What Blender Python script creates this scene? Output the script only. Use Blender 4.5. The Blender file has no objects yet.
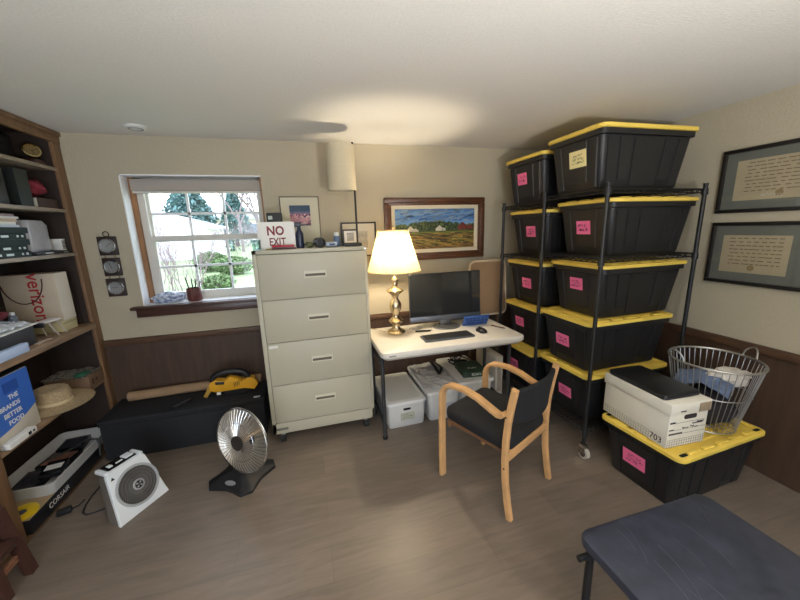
import bpy, bmesh, math, random
from mathutils import Vector, Matrix, noise, Euler
PI = math.pi
R = math.radians
SC = bpy.context.scene
COL = SC.collection
random.seed(7)

# ------------------------------------------------------------------ materials
def lin(c):
    return tuple((v / 12.92 if v <= .04045 else ((v + .055) / 1.055) ** 2.4) for v in [x / 255 for x in c])
_M = {}
def mat(name, c, rough=.6, metal=0.0, var=0.0, vs=8.0, bump=0.0, bs=60.0, spec=.5, stretch=(1, 1, 1), trans=0.0, coat=0.0, c2=None, emit=0.0):
    if name in _M: return _M[name]
    m = bpy.data.materials.new(name); m.use_nodes = True
    nt = m.node_tree; b = nt.nodes['Principled BSDF']
    col = lin(c) + (1,)
    b.inputs['Base Color'].default_value = col
    b.inputs['Roughness'].default_value = rough
    b.inputs['Metallic'].default_value = metal
    b.inputs['Specular IOR Level'].default_value = spec
    b.inputs['Transmission Weight'].default_value = trans
    b.inputs['Coat Weight'].default_value = coat
    if emit:
        b.inputs['Emission Color'].default_value = col; b.inputs['Emission Strength'].default_value = emit
    if var or bump or c2:
        tc = nt.nodes.new('ShaderNodeTexCoord'); mp = nt.nodes.new('ShaderNodeMapping')
        mp.inputs['Scale'].default_value = stretch
        nt.links.new(tc.outputs['Object'], mp.inputs['Vector'])
    if var or c2:
        n = nt.nodes.new('ShaderNodeTexNoise'); n.inputs['Scale'].default_value = vs; n.inputs['Detail'].default_value = 6
        nt.links.new(mp.outputs['Vector'], n.inputs['Vector'])
        r = nt.nodes.new('ShaderNodeValToRGB')
        if c2:
            a, d = lin(c), lin(c2)
            lo, hi = .42, .6
        else:
            a = tuple(x * (1 - var) for x in col[:3]); d = tuple(min(1, x * (1 + var)) for x in col[:3]); lo, hi = .3, .7
        r.color_ramp.elements[0].color = a + (1,); r.color_ramp.elements[1].color = d + (1,)
        r.color_ramp.elements[0].position = lo; r.color_ramp.elements[1].position = hi
        nt.links.new(n.outputs['Fac'], r.inputs['Fac']); nt.links.new(r.outputs['Color'], b.inputs['Base Color'])
    if bump:
        n2 = nt.nodes.new('ShaderNodeTexNoise'); n2.inputs['Scale'].default_value = bs; n2.inputs['Detail'].default_value = 4
        nt.links.new(mp.outputs['Vector'], n2.inputs['Vector'])
        bp = nt.nodes.new('ShaderNodeBump'); bp.inputs['Strength'].default_value = bump; bp.inputs['Distance'].default_value = .004
        nt.links.new(n2.outputs['Fac'], bp.inputs['Height']); nt.links.new(bp.outputs['Normal'], b.inputs['Normal'])
    _M[name] = m
    return m
def glass(name, tint=(255, 255, 255), ior=1.45, rough=0.0):
    if name in _M: return _M[name]
    m = bpy.data.materials.new(name); m.use_nodes = True; nt = m.node_tree; nt.nodes.clear()
    o = nt.nodes.new('ShaderNodeOutputMaterial'); t = nt.nodes.new('ShaderNodeBsdfTransparent'); g = nt.nodes.new('ShaderNodeBsdfGlossy')
    f = nt.nodes.new('ShaderNodeFresnel'); mx = nt.nodes.new('ShaderNodeMixShader')
    t.inputs['Color'].default_value = lin(tint) + (1,); g.inputs['Roughness'].default_value = rough; f.inputs['IOR'].default_value = ior
    ge = nt.nodes.new('ShaderNodeNewGeometry'); om = nt.nodes.new('ShaderNodeMath'); om.operation = 'SUBTRACT'; om.inputs[0].default_value = 1; nt.links.new(ge.outputs['Backfacing'], om.inputs[1])
    mu = nt.nodes.new('ShaderNodeMath'); mu.operation = 'MULTIPLY'; nt.links.new(f.outputs[0], mu.inputs[0]); nt.links.new(om.outputs[0], mu.inputs[1])
    nt.links.new(mu.outputs[0], mx.inputs[0]); nt.links.new(t.outputs[0], mx.inputs[1]); nt.links.new(g.outputs[0], mx.inputs[2]); nt.links.new(mx.outputs[0], o.inputs[0])
    _M[name] = m
    return m

# ------------------------------------------------------------------ mesh builder
def rr(w, h, r, n=5, cx=0, cy=0):
    pts = []
    for sx, sy, a0 in ((1, -1, -90), (1, 1, 0), (-1, 1, 90), (-1, -1, 180)):
        for i in range(n + 1):
            a = R(a0 + 90 * i / n)
            pts.append((cx + sx * (w / 2 - r) + r * math.cos(a), cy + sy * (h / 2 - r) + r * math.sin(a)))
    return pts
def rotz(a): return Matrix.Rotation(R(a), 4, 'Z')
def rotx(a): return Matrix.Rotation(R(a), 4, 'X')
def roty(a): return Matrix.Rotation(R(a), 4, 'Y')
def T(x, y, z): return Matrix.Translation((x, y, z))

class G:
    def __init__(s): s.bm = bmesh.new(); s.mi = 0; s.M = Matrix.Identity(4)
    def _take(s, b):
        bmesh.ops.transform(b, matrix=s.M, verts=b.verts)
        bmesh.ops.recalc_face_normals(b, faces=b.faces)
        for f in b.faces: f.material_index = s.mi
        me = bpy.data.meshes.new('t'); b.to_mesh(me); b.free(); s.bm.from_mesh(me); bpy.data.meshes.remove(me)
        return s
    def box(s, c, d, m=None, bev=0.0, seg=2):
        b = bmesh.new(); bmesh.ops.create_cube(b, size=1)
        bmesh.ops.scale(b, vec=d, verts=b.verts)
        if bev: bmesh.ops.bevel(b, geom=list(b.edges), offset=min(bev, min(d) * .45), segments=seg, affect='EDGES', profile=.5)
        if m is not None: bmesh.ops.transform(b, matrix=m, verts=b.verts)
        bmesh.ops.translate(b, vec=c, verts=b.verts)
        return s._take(b)
    def bx(s, x0, x1, y0, y1, z0, z1, bev=0.0): return s.box(((x0 + x1) / 2, (y0 + y1) / 2, (z0 + z1) / 2), (abs(x1 - x0), abs(y1 - y0), abs(z1 - z0)), bev=bev)
    def loft(s, rings, cap=True, closed=True, loop=False):
        b = bmesh.new(); vs = [[b.verts.new(p) for p in r] for r in rings]; n = len(vs[0])
        k = len(vs)
        for i in range(k if loop else k - 1):
            A, B = vs[i], vs[(i + 1) % k]
            for j in range(n if closed else n - 1):
                try: b.faces.new((A[j], A[(j + 1) % n], B[(j + 1) % n], B[j]))
                except ValueError: pass
        if cap and not loop:
            for r_ in (vs[0], vs[-1]):
                try: b.faces.new(r_)
                except ValueError: pass
        return s._take(b)
    def prism(s, poly, z0, z1, bev=0.0, top=1.0):
        cx = sum(p[0] for p in poly) / len(poly); cy = sum(p[1] for p in poly) / len(poly)
        def ring(z, k): return [(cx + (x - cx) * k, cy + (y - cy) * k, z) for x, y in poly]
        if bev:
            ex = max(max(abs(p[0] - cx) for p in poly), 1e-4); k = 1 - bev / ex
            return s.loft([ring(z0, k), ring(z0 + bev, 1), ring(z1 - bev, top), ring(z1 - bev * .3, top * (1 - .3 * (1 - k))), ring(z1, top * k)])
        return s.loft([ring(z0, 1), ring(z1, top)])
    def lathe(s, prof, n=32, m=None, cap=True):
        rings = [[(r * math.cos(2 * PI * j / n), r * math.sin(2 * PI * j / n), z) for j in range(n)] for r, z in prof]
        if m is not None: rings = [[m @ Vector(p) for p in r_] for r_ in rings]
        return s.loft(rings, cap=cap)
    def cyl(s, p0, p1, r0, r1=None, n=14):
        return s.tube([p0, p1], r0, n=n, r1=r1)
    def tube(s, pts, r, n=8, loop=False, r1=None):
        pts = [Vector(p) for p in pts]; k = len(pts); rings = []; prev = None
        for i, p in enumerate(pts):
            a = pts[i - 1] if (i > 0 or loop) else p; c = pts[(i + 1) % k] if (i < k - 1 or loop) else p
            t = (c - a).normalized()
            if t.length < 1e-6: t = Vector((0, 0, 1))
            if prev is None:
                u = t.orthogonal().normalized()
            else:
                u = (prev - t * prev.dot(t))
                u = u.normalized() if u.length > 1e-6 else t.orthogonal().normalized()
            prev = u; v = t.cross(u)
            rad = r if r1 is None else r + (r1 - r) * i / max(1, k - 1)
            rings.append([p + (u * math.cos(2 * PI * j / n) + v * math.sin(2 * PI * j / n)) * rad for j in range(n)])
        return s.loft(rings, loop=loop)
    def ribbon(s, pts, axis, w, t, ws=None):
        pts = [Vector(p) for p in pts]; ax = Vector(axis).normalized(); k = len(pts); rings = []
        for i, p in enumerate(pts):
            d = (pts[min(k - 1, i + 1)] - pts[max(0, i - 1)]).normalized(); n_ = ax.cross(d).normalized()
            hw = (ws[i] if ws else w) / 2; ht = t / 2; c = min(ht, hw) * .35
            prof = [(-hw + c, -ht), (hw - c, -ht), (hw, -ht + c), (hw, ht - c), (hw - c, ht), (-hw + c, ht), (-hw, ht - c), (-hw, -ht + c)]
            rings.append([p + ax * a + n_ * b_ for a, b_ in prof])
        return s.loft(rings)
    def ball(s, c, sc, sub=2, amp=0.0, fr=3.0, seed=0):
        b = bmesh.new(); bmesh.ops.create_icosphere(b, subdivisions=sub, radius=1)
        for v in b.verts:
            k = 1 + (amp * noise.fractal(v.co * fr + Vector((seed * 7.3, seed * 1.7, 0)), 1, 2, 3) if amp else 0)
            v.co = Vector((v.co.x * sc[0] * k, v.co.y * sc[1] * k, v.co.z * sc[2] * k)) + Vector(c)
        return s._take(b)
    def grid(s, nx, ny, fn, thick=.004):
        """a sheet with real thickness; fn(u, v) -> point"""
        P = [[Vector(fn(i / nx, j / ny)) for j in range(ny + 1)] for i in range(nx + 1)]
        b = bmesh.new(); A = [[None] * (ny + 1) for _ in range(nx + 1)]; B = [[None] * (ny + 1) for _ in range(nx + 1)]
        for i in range(nx + 1):
            for j in range(ny + 1):
                du = P[min(nx, i + 1)][j] - P[max(0, i - 1)][j]; dv = P[i][min(ny, j + 1)] - P[i][max(0, j - 1)]
                n_ = du.cross(dv); n_ = n_.normalized() if n_.length > 1e-9 else Vector((0, 0, 1))
                A[i][j] = b.verts.new(P[i][j] + n_ * thick / 2); B[i][j] = b.verts.new(P[i][j] - n_ * thick / 2)
        for i in range(nx):
            for j in range(ny):
                b.faces.new((A[i][j], A[i + 1][j], A[i + 1][j + 1], A[i][j + 1])); b.faces.new((B[i][j], B[i][j + 1], B[i + 1][j + 1], B[i + 1][j]))
        for i in range(nx):
            b.faces.new((A[i][0], B[i][0], B[i + 1][0], A[i + 1][0])); b.faces.new((A[i][ny], A[i + 1][ny], B[i + 1][ny], B[i][ny]))
        for j in range(ny):
            b.faces.new((A[0][j], A[0][j + 1], B[0][j + 1], B[0][j])); b.faces.new((A[nx][j], B[nx][j], B[nx][j + 1], A[nx][j + 1]))
        return s._take(b)
    def build(s, name, m, parent=None, smooth=True, loc=None, rz=0):
        me = bpy.data.meshes.new(name); s.bm.to_mesh(me); s.bm.free()
        for mm in (m if isinstance(m, (list, tuple)) else [m]): me.materials.append(mm)
        if smooth and len(me.polygons):
            me.shade_smooth(); me.set_sharp_from_angle(angle=R(38))
        o = bpy.data.objects.new(name, me); COL.objects.link(o)
        if parent: o.parent = parent
        if loc: o.location = loc
        if rz: o.rotation_euler.z = R(rz)
        return o

def tag(o, label, cat, group=None, kind=None):
    o['label'] = label; o['category'] = cat
    if group: o['group'] = group
    if kind: o['kind'] = kind
    return o
def thing(name, label, cat, loc=(0, 0, 0), rz=0, group=None):
    o = bpy.data.objects.new(name, None); COL.objects.link(o); o.empty_display_size = .05
    o.location = loc; o.rotation_euler = (0, 0, R(rz))
    return tag(o, label, cat, group)
def struct(o): o['kind'] = 'structure'; return o
def kids(o): return [c for c in COL.objects if c.parent == o]
def copy_tree(o, parent=None):
    c = o.copy(); COL.objects.link(c)
    if parent: c.parent = parent
    for ch in kids(o): copy_tree(ch, c)
    return c
FACE_CAM = Matrix(((1, 0, 0), (0, 0, -1), (0, 1, 0))).to_4x4()      # text faces -Y
FACE_LEFT = Matrix(((0, 0, -1), (-1, 0, 0), (0, 1, 0))).to_4x4()    # text faces -X
FACE_RIGHT = Matrix(((0, 0, 1), (1, 0, 0), (0, 1, 0))).to_4x4()     # text faces +X
def text(name, txt, size, m, parent, M4, align='CENTER', ext=.0006, sx=1.0, shear=0.0, off=0.0, sp=1.0):
    cu = bpy.data.curves.new(name, 'FONT'); cu.body = txt; cu.size = size; cu.align_x = align; cu.align_y = 'CENTER'; cu.extrude = ext; cu.resolution_u = 3; cu.shear = shear; cu.offset = off; cu.space_character = sp
    o = bpy.data.objects.new(name, cu); COL.objects.link(o)
    dg = bpy.context.evaluated_depsgraph_get()
    me = bpy.data.meshes.new_from_object(o.evaluated_get(dg)); bpy.data.objects.remove(o)
    me.transform(M4 @ Matrix.Diagonal((sx, 1, 1, 1)))
    me.materials.clear(); me.materials.append(m); me.name = name
    q = bpy.data.objects.new(name, me); COL.objects.link(q); q.parent = parent
    return q
def scribble(g, M4, w, h, rows, seed, r=.0013):
    """looping pen strokes inside a w x h field of the plane M4"""
    rd = random.Random(seed)
    for k in range(rows):
        y0 = h / 2 - h * (k + .5) / rows; L = w * rd.uniform(.6, .95); x = -w / 2 + rd.uniform(0, w - L); end = x + L
        pts = []
        while x < end:
            if rd.random() < .12 and len(pts) > 3:
                g.tube([M4 @ Vector((a, b, .0008)) for a, b in pts], r, n=4); pts = []; x += w * .06
            pts.append((x, y0 + rd.uniform(-.38, .38) * h / rows)); x += w * rd.uniform(.018, .05)
        if len(pts) > 1: g.tube([M4 @ Vector((a, b, .0008)) for a, b in pts], r, n=4)

# palette
black_plastic = mat('black_plastic', (26, 26, 28), .5, var=.08)
dark_metal = mat('dark_metal', (19, 19, 20), .5)
chrome = mat('chrome', (205, 205, 205), .18, 1.0)
steel = mat('steel', (160, 158, 155), .35, 1.0)
white_plastic = mat('white_plastic', (222, 222, 218), .45)
rubber = mat('rubber', (28, 28, 28), .8)
paper_white = mat('paper_white', (232, 230, 224), .8)
ink = mat('ink', (40, 36, 40), .8)
pane = glass('clear_glass', (250, 252, 252))
# ------------------------------------------------------------------ the room
XL, XR, YB, YF, ZC = -1.86, 2.63, 2.95, -2.2, 2.255
def floor_mat():
    m = bpy.data.materials.new('vinyl_planks'); m.use_nodes = True; nt = m.node_tree; b = nt.nodes['Principled BSDF']
    tc = nt.nodes.new('ShaderNodeTexCoord'); br = nt.nodes.new('ShaderNodeTexBrick')
    br.inputs['Scale'].default_value = 1; br.inputs['Brick Width'].default_value = 1.22; br.inputs['Row Height'].default_value = .18; br.inputs['Mortar Size'].default_value = .0012; br.inputs['Mortar Smooth'].default_value = .4
    br.inputs['Color1'].default_value = lin((126, 114, 102)) + (1,); br.inputs['Color2'].default_value = lin((114, 103, 93)) + (1,); br.inputs['Mortar'].default_value = lin((104, 94, 86)) + (1,); br.offset = .37
    nt.links.new(tc.outputs['Object'], br.inputs['Vector'])
    mp = nt.nodes.new('ShaderNodeMapping'); mp.inputs['Scale'].default_value = (1.2, 9, 1); nt.links.new(tc.outputs['Object'], mp.inputs['Vector'])
    n = nt.nodes.new('ShaderNodeTexNoise'); n.inputs['Scale'].default_value = 3.2; n.inputs['Detail'].default_value = 9; n.inputs['Roughness'].default_value = .62; n.inputs['Distortion'].default_value = .6
    nt.links.new(mp.outputs[0], n.inputs['Vector'])
    r = nt.nodes.new('ShaderNodeValToRGB'); r.color_ramp.elements[0].position = .3; r.color_ramp.elements[1].position = .72
    r.color_ramp.elements[0].color = (.8, .785, .77, 1); r.color_ramp.elements[1].color = (1.12, 1.115, 1.11, 1)
    nt.links.new(n.outputs['Fac'], r.inputs['Fac'])
    mx = nt.nodes.new('ShaderNodeMix'); mx.data_type = 'RGBA'; mx.blend_type = 'MULTIPLY'; mx.inputs['Factor'].default_value = 1
    nt.links.new(br.outputs['Color'], mx.inputs['A']); nt.links.new(r.outputs['Color'], mx.inputs['B']); nt.links.new(mx.outputs['Result'], b.inputs['Base Color'])
    mr = nt.nodes.new('ShaderNodeMapRange'); mr.inputs['To Min'].default_value = .3; mr.inputs['To Max'].default_value = .48
    nt.links.new(n.outputs['Fac'], mr.inputs['Value']); nt.links.new(mr.outputs[0], b.inputs['Roughness'])
    bp = nt.nodes.new('ShaderNodeBump'); bp.inputs['Strength'].default_value = .12; bp.inputs['Distance'].default_value = .003
    nt.links.new(n.outputs['Fac'], bp.inputs['Height']); nt.links.new(bp.outputs[0], b.inputs['Normal'])
    return m
wallm = mat('wall_paint', (180, 170, 147), .85, bump=.6, bs=110, var=.025, vs=80)
ceilm = mat('ceiling_paint', (222, 220, 215), .9, bump=.4, bs=110, var=.035, vs=90)
panelm = mat('wainscot_panel', (70, 51, 38), .6, var=.22, vs=5, stretch=(6, 6, .5), bump=.1, bs=30)
railm = mat('chair_rail_wood', (86, 62, 46), .45, var=.2, vs=6, stretch=(1, 1, 8))
oak = mat('bookcase_oak', (122, 92, 64), .5, var=.25, vs=5, stretch=(5, 5, .7))
oak_h = mat('bookcase_oak_shelf', (142, 116, 90), .5, var=.25, vs=5, stretch=(5, .7, 5))
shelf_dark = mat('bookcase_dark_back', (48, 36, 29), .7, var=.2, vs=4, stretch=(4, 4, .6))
jambwood = mat('jamb_wood', (140, 98, 60), .5, var=.2, vs=6, stretch=(6, 6, .6))
sillwood = mat('sill_wood', (74, 48, 40), .35, var=.2, vs=6, stretch=(.7, 5, 5))
vinyl = mat('window_vinyl', (214, 210, 200), .5)
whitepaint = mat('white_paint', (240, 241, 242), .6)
g = G(); g.bx(XL - .15, XR + .15, YF - .15, YB + .25, -.1, 0); struct(g.build('floor', floor_mat()))
g = G(); g.bx(XL - .15, XR + .15, YF - .15, YB + .25, ZC, ZC + .1); struct(g.build('ceiling', ceilm))
WX0, WX1, WZ0, WZ1 = -1.228, -.285, 1.035, 1.995
YO = YB + .25
g = G(); g.bx(XL - .15, WX0, YB, YO, 0, ZC); g.bx(WX1, XR + .15, YB, YO, 0, ZC); g.bx(WX0, WX1, YB, YO, 0, WZ0); g.bx(WX0, WX1, YB, YO, WZ1, ZC)
struct(g.build('wall_back', wallm, smooth=False))
g = G(); g.bx(XR, XR + .15, YF - .15, YB, 0, ZC); struct(g.build('wall_right', wallm))
g = G(); g.bx(XL - .15, XL, YF - .15, YB, 0, ZC); struct(g.build('wall_left', wallm))
# rear wall (behind the camera) with a patio door added for daylight
DX0, DX1, DZ1 = -1.5, .9, 2.05
g = G(); g.bx(XL, DX0, YF - .15, YF, 0, ZC); g.bx(DX1, XR, YF - .15, YF, 0, ZC); g.bx(DX0, DX1, YF - .15, YF, DZ1, ZC); struct(g.build('wall_rear', wallm, smooth=False))
g = G()
for x in (DX0 + .04, (DX0 + DX1) / 2, DX1 - .04): g.bx(x - .04, x + .04, YF - .12, YF - .04, 0.02, DZ1)
g.bx(DX0, DX1, YF - .12, YF - .04, 0, .06); g.bx(DX0, DX1, YF - .12, YF - .04, DZ1 - .08, DZ1)
d = struct(g.build('added_door_1', vinyl)); g = G(); g.bx(DX0 + .06, DX1 - .06, YF - .085, YF - .078, .05, DZ1 - .07); g.build('added_door_glass', pane, d)
# wainscot panels and chair rails
g = G(); g.bx(XL, XR - .012, YB - .012, YB, 0, .755); struct(g.build('trim_1', panelm))
g = G(); g.bx(XR - .012, XR, YF, YB, 0, .775); struct(g.build('trim_2', panelm))
g = G(); g.bx(XL, XR - .025, YB - .025, YB, .745, .792, bev=.006); struct(g.build('trim_3', railm))
g = G(); g.bx(XR - .025, XR, YF, YB, .745, .8, bev=.006); struct(g.build('trim_4', railm))
# window in the back wall
win = G(); win.bx(WX0, WX0 + .008, YB, YB + .12, WZ0, WZ1); win.bx(WX0, WX1, YB, YB + .12, WZ1 - .008, WZ1)
w = struct(win.build('window_1', whitepaint, smooth=False))
g = G(); g.bx(WX0 + .008, WX0 + .04, YB + .10, YB + .19, WZ0, WZ1 - .008); g.bx(WX1 - .012, WX1, YB + .0, YB + .19, WZ0, WZ1 - .008); g.build('jamb', jambwood, w)
g = G(); xa, xb = WX0 + .04, WX1 - .012
g.bx(xa, xa + .045, YB + .13, YB + .20, WZ0, WZ1); g.bx(xb - .035, xb, YB + .13, YB + .20, WZ0, WZ1); g.bx(xa, xb, YB + .13, YB + .20, WZ1 - .09, WZ1); g.bx(xa, xb, YB + .13, YB + .20, WZ0 - .02, WZ0 + .035); g.build('window_frame', vinyl, w)
def sash(y, z0, z1, x0, x1, ft):
    g = G(); bt = .045
    g.bx(x0, x0 + ft, y - .015, y + .015, z0, z1); g.bx(x1 - ft, x1, y - .015, y + .015, z0, z1); g.bx(x0 + ft, x1 - ft, y - .015, y + .015, z0, z0 + bt); g.bx(x0 + ft, x1 - ft, y - .015, y + .015, z1 - .04, z1)
    s_ = g.build('sash', vinyl, w)
    g = G()
    for k in (1, 2): xx = x0 + ft + (x1 - x0 - 2 * ft) * k / 3; g.bx(xx - .009, xx + .009, y - .008, y + .008, z0 + bt, z1 - .04)
    zz = z0 + bt + (z1 - z0 - bt - .04) * .5; g.bx(x0 + ft, x1 - ft, y - .008, y + .008, zz - .009, zz + .009)
    g.build('muntin', whitepaint, s_)
    g = G(); g.bx(x0 + ft, x1 - ft, y - .002, y + .002, z0 + bt, z1 - .04); g.build('glass_pane', pane, s_)
sash(YB + .18, 1.51, 1.935, xa + .03, xb - .02, .03)
sash(YB + .147, 1.06, 1.555, xa + .02, xb - .015, .045)
g = G(); g.bx(WX0 - .07, WX1 + .07, YB - .06, YB + .0, WZ0 - .022, WZ0, bev=.004); g.bx(WX0 - .045, WX1 + .045, YB - .03, YB, WZ0 - .085, WZ0 - .022, bev=.004); g.build('window_sill', sillwood, w)
g = G(); g.bx(WX0, WX1, YB, YB + .13, WZ0 - .022, WZ0 + .002); g.build('daylit_sill_board', whitepaint, w)  # white board paints strong daylight onto the sill top
g = G(); g.bx(WX0 + .035, WX1 - .012, YB + .05, YB + .11, 1.885, 1.972, bev=.012); bl = g.build('cellular_shade', mat('shade_fabric', (168, 160, 150), .8), None)
tag(bl, 'grey beige roller shade drawn up at the top of the window', 'window shade')
g = G(); g.bx(WX0 + .04, WX1 - .015, YB + .06, YB + .1, 1.872, 1.886, bev=.004); g.build('bottom_bar', vinyl, bl)
# small round vent on the ceiling
t = thing('smoke_detector', 'round white smoke detector on the ceiling near the bookcase', 'smoke detector', (-.985, 2.72, ZC))
g = G(); g.lathe([(.062, 0), (.063, -.004), (.058, -.012), (.046, -.016), (.0005, -.0165)], 28); g.build('housing', white_plastic, t)
g = G(); g.lathe([(.042, -.016), (.042, -.019), (.034, -.019), (.034, -.016)], 28, cap=False); g.build('vent_ring', mat('vent_grey', (150, 150, 150), .7), t)
# unseen uplighter floor lamp, added to fill the room with bounced light
t = thing('added_uplighter', 'black uplighter floor lamp added out of view to brighten the ceiling', 'floor lamp', (.5, -.75, 0))
g = G(); g.lathe([(.0005, 0), (.14, 0), (.14, .012), (.03, .028), (.0005, .03)], 28); g.build('base', dark_metal, t)
g = G(); g.cyl((0, 0, .02), (0, 0, 1.07), .012); g.build('pole', dark_metal, t)
g = G(); g.lathe([(.02, 1.05), (.06, 1.07), (.13, 1.12), (.17, 1.18), (.165, 1.18), (.125, 1.128), (.055, 1.078), (.0005, 1.07)], 32, cap=False); g.build('bowl', mat('bowl_white', (220, 218, 210), .5), t)
# ------------------------------------------------------------------ camera
cam = bpy.data.cameras.new('camera'); co = bpy.data.objects.new('camera', cam); COL.objects.link(co)
F_PX, PITCH, YAW, ROLL = 333.97, .21141, .27058, -.03013
cy, sy, cp, sp = math.cos(YAW), math.sin(YAW), math.cos(PITCH), math.sin(PITCH)
fw = Vector((sy * cp, cy * cp, -sp)); rt = Vector((cy, -sy, 0)); up = rt.cross(fw)
c_, s_ = math.cos(ROLL), math.sin(ROLL)
r2 = rt * c_ + up * s_; u2 = up * c_ - rt * s_
mw = Matrix((r2, u2, -fw)).transposed().to_4x4(); mw.translation = (0, 0, 1.56)
co.matrix_world = mw; cam.sensor_width = 36; cam.sensor_fit = 'HORIZONTAL'; cam.lens = F_PX / 800 * 36; cam.clip_start = .02; cam.clip_end = 300
SC.camera = co
# ------------------------------------------------------------------ light
wd = bpy.data.worlds.new('sky'); SC.world = wd; wd.use_nodes = True; nt = wd.node_tree; bg = nt.nodes['Background']
tc = nt.nodes.new('ShaderNodeTexCoord'); sx = nt.nodes.new('ShaderNodeSeparateXYZ'); rp = nt.nodes.new('ShaderNodeValToRGB'); nz = nt.nodes.new('ShaderNodeTexNoise')
nz.inputs['Scale'].default_value = 3.5; nz.inputs['Detail'].default_value = 5
nt.links.new(tc.outputs['Generated'], nz.inputs['Vector'])
mxw = nt.nodes.new('ShaderNodeMix'); mxw.data_type = 'RGBA'; mxw.blend_type = 'MIX'
rw = nt.nodes.new('ShaderNodeValToRGB'); rw.color_ramp.elements[0].position = .45; rw.color_ramp.elements[1].position = .6
nt.links.new(nz.outputs['Fac'], rw.inputs['Fac']); nt.links.new(rw.outputs['Color'], mxw.inputs['Factor'])
mxw.inputs['A'].default_value = (.55, .68, .95, 1); mxw.inputs['B'].default_value = (.93, .96, 1, 1)
nt.links.new(mxw.outputs['Result'], bg.inputs['Color']); bg.inputs['Strength'].default_value = 4.6
def lamp(name, kind, loc, power, col=(1, 1, 1), size=.1, rot=None, sy=None):
    l = bpy.data.lights.new(name, kind); o = bpy.data.objects.new(name, l); COL.objects.link(o); o.location = loc; l.energy = power; l.color = col
    if kind == 'AREA':
        l.size = size
        if sy: l.shape = 'RECTANGLE'; l.size_y = sy
    elif kind in ('POINT', 'SPOT'): l.shadow_soft_size = size
    if rot: o.rotation_euler = [R(a) for a in rot]
    return o
pl = lamp('window_portal', 'AREA', ((WX0 + WX1) / 2, YB + .22, 1.5), 1, size=.95, sy=.95, rot=(-90, 0, 0)); pl.data.cycles.is_portal = True
pl = lamp('added_door_portal', 'AREA', ((DX0 + DX1) / 2, YF - .16, 1.03), 1, size=2.4, sy=2.05, rot=(90, 0, 0)); pl.data.cycles.is_portal = True
lamp('added_fill_light', 'AREA', (.5, -.75, 1.175), 95, (1, .97, .92), size=.25, rot=(180, 0, 0))  # added fill, bounced off the ceiling
vs = SC.view_settings; vs.view_transform = 'Standard'; vs.look = 'None'; vs.gamma = 1; vs.use_curve_mapping = False; vs.exposure = 0.46
SC.cycles.use_denoising = True; SC.cycles.max_bounces = 8; SC.cycles.sample_clamp_indirect = 6
# ------------------------------------------------------------------ wire rack with totes
def rack():
    t = thing('wire_shelving_rack', 'black wire shelving rack holding two columns of black and yellow totes', 'shelving rack', (1.70, 1.60, 0))
    W, PY = .77, (0, .53, 1.05)
    tops = [1.752, 1.346, .206]
    for px in (0, W):
        for k, py in enumerate(PY):
            h = 1.775 if k < 2 else 1.74
            g = G(); g.cyl((px, py, .1), (px, py, h), .0125, n=14)
            g.lathe([(.0145, h - .004), (.0145, h + .006), (.0005, h + .008)], 14, T(px, py, 0))
            z = .14
            p = g.build('post', dark_metal, t)
            for zz in tops:
                zt = zz - (.035 if k == 2 else 0)
                g = G(); g.lathe([(.0125, zt - .042), (.019, zt - .04), (.0165, zt - .002), (.0125, zt)], 14, T(px, py, 0), cap=False); g.build('shelf_collar', black_plastic, p)
            cs = G(); rr_ = .038
            cs.box((px, py, .085), (.034, .05, .03), bev=.006); cs.bx(px - .02, px - .016, py - .03, py + .02, .03, .08); cs.bx(px + .016, px + .02, py - .03, py + .02, .03, .08)
            cs.cyl((px, py, .085), (px, py, .115), .008); cs.mi = 1
            c_ = cs.build('caster', [chrome, chrome], t)
            g = G(); g.cyl((px - .014, py - .012, rr_), (px + .014, py - .012, rr_), rr_, n=24); wh = g.build('wheel', mat('caster_wheel', (188, 184, 172), .5), c_)
            g = G(); g.cyl((px - .017, py - .012, rr_), (px + .017, py - .012, rr_), .022, n=18); g.build('hub', dark_metal, wh)
    for zi, zz in enumerate(tops):
        for k in (0, 1):
            z = zz - .035 * k; y0, y1 = PY[k] + .012, PY[k + 1] - .012; x0, x1 = .0, W
            g = G(); rw = .0028
            for (a, b) in (((x0, y0), (x0, y1)), ((x1, y0), (x1, y1)), ((x0, y0), (x1, y0)), ((x0, y1), (x1, y1))):
                A, B = Vector(a + (0,)), Vector(b + (0,)); 
                g.tube([A + Vector((0, 0, z - .004)), B + Vector((0, 0, z - .004))], .0035, n=6); g.tube([A + Vector((0, 0, z - .026)), B + Vector((0, 0, z - .026))], .0035, n=6)
                n = max(6, int((B - A).length / .045)); pts = []
                for i in range(2 * n + 1): q = A.lerp(B, i / (2 * n)); pts.append((q.x, q.y, z - (.006 if i % 2 else .024)))
                g.tube(pts, rw, n=5)
            nn = 16
            for i in range(1, nn): yy = y0 + (y1 - y0) * i / nn; g.tube([(x0, yy, z - .003), (x1, yy, z - .003)], .0022, n=5)
            for f in (.33, .67): xx = x0 + (x1 - x0) * f; g.tube([(xx, y0, z - .009), (xx, y1, z - .009)], .003, n=5)
            g.build('wire_shelf', dark_metal, t)
    return t
rack()
yellow = mat('yellow_lid', (232, 200, 88), .42, var=.06, vs=6)
tote_m = mat('tote_black', (24, 24, 26), .5, var=.1, vs=5, bump=.08, bs=200)
pink = mat('pink_note', (238, 112, 160), .8); cream = mat('cream_note', (238, 224, 160), .8)
TL, TW, TH = .725, .485, .365
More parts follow.
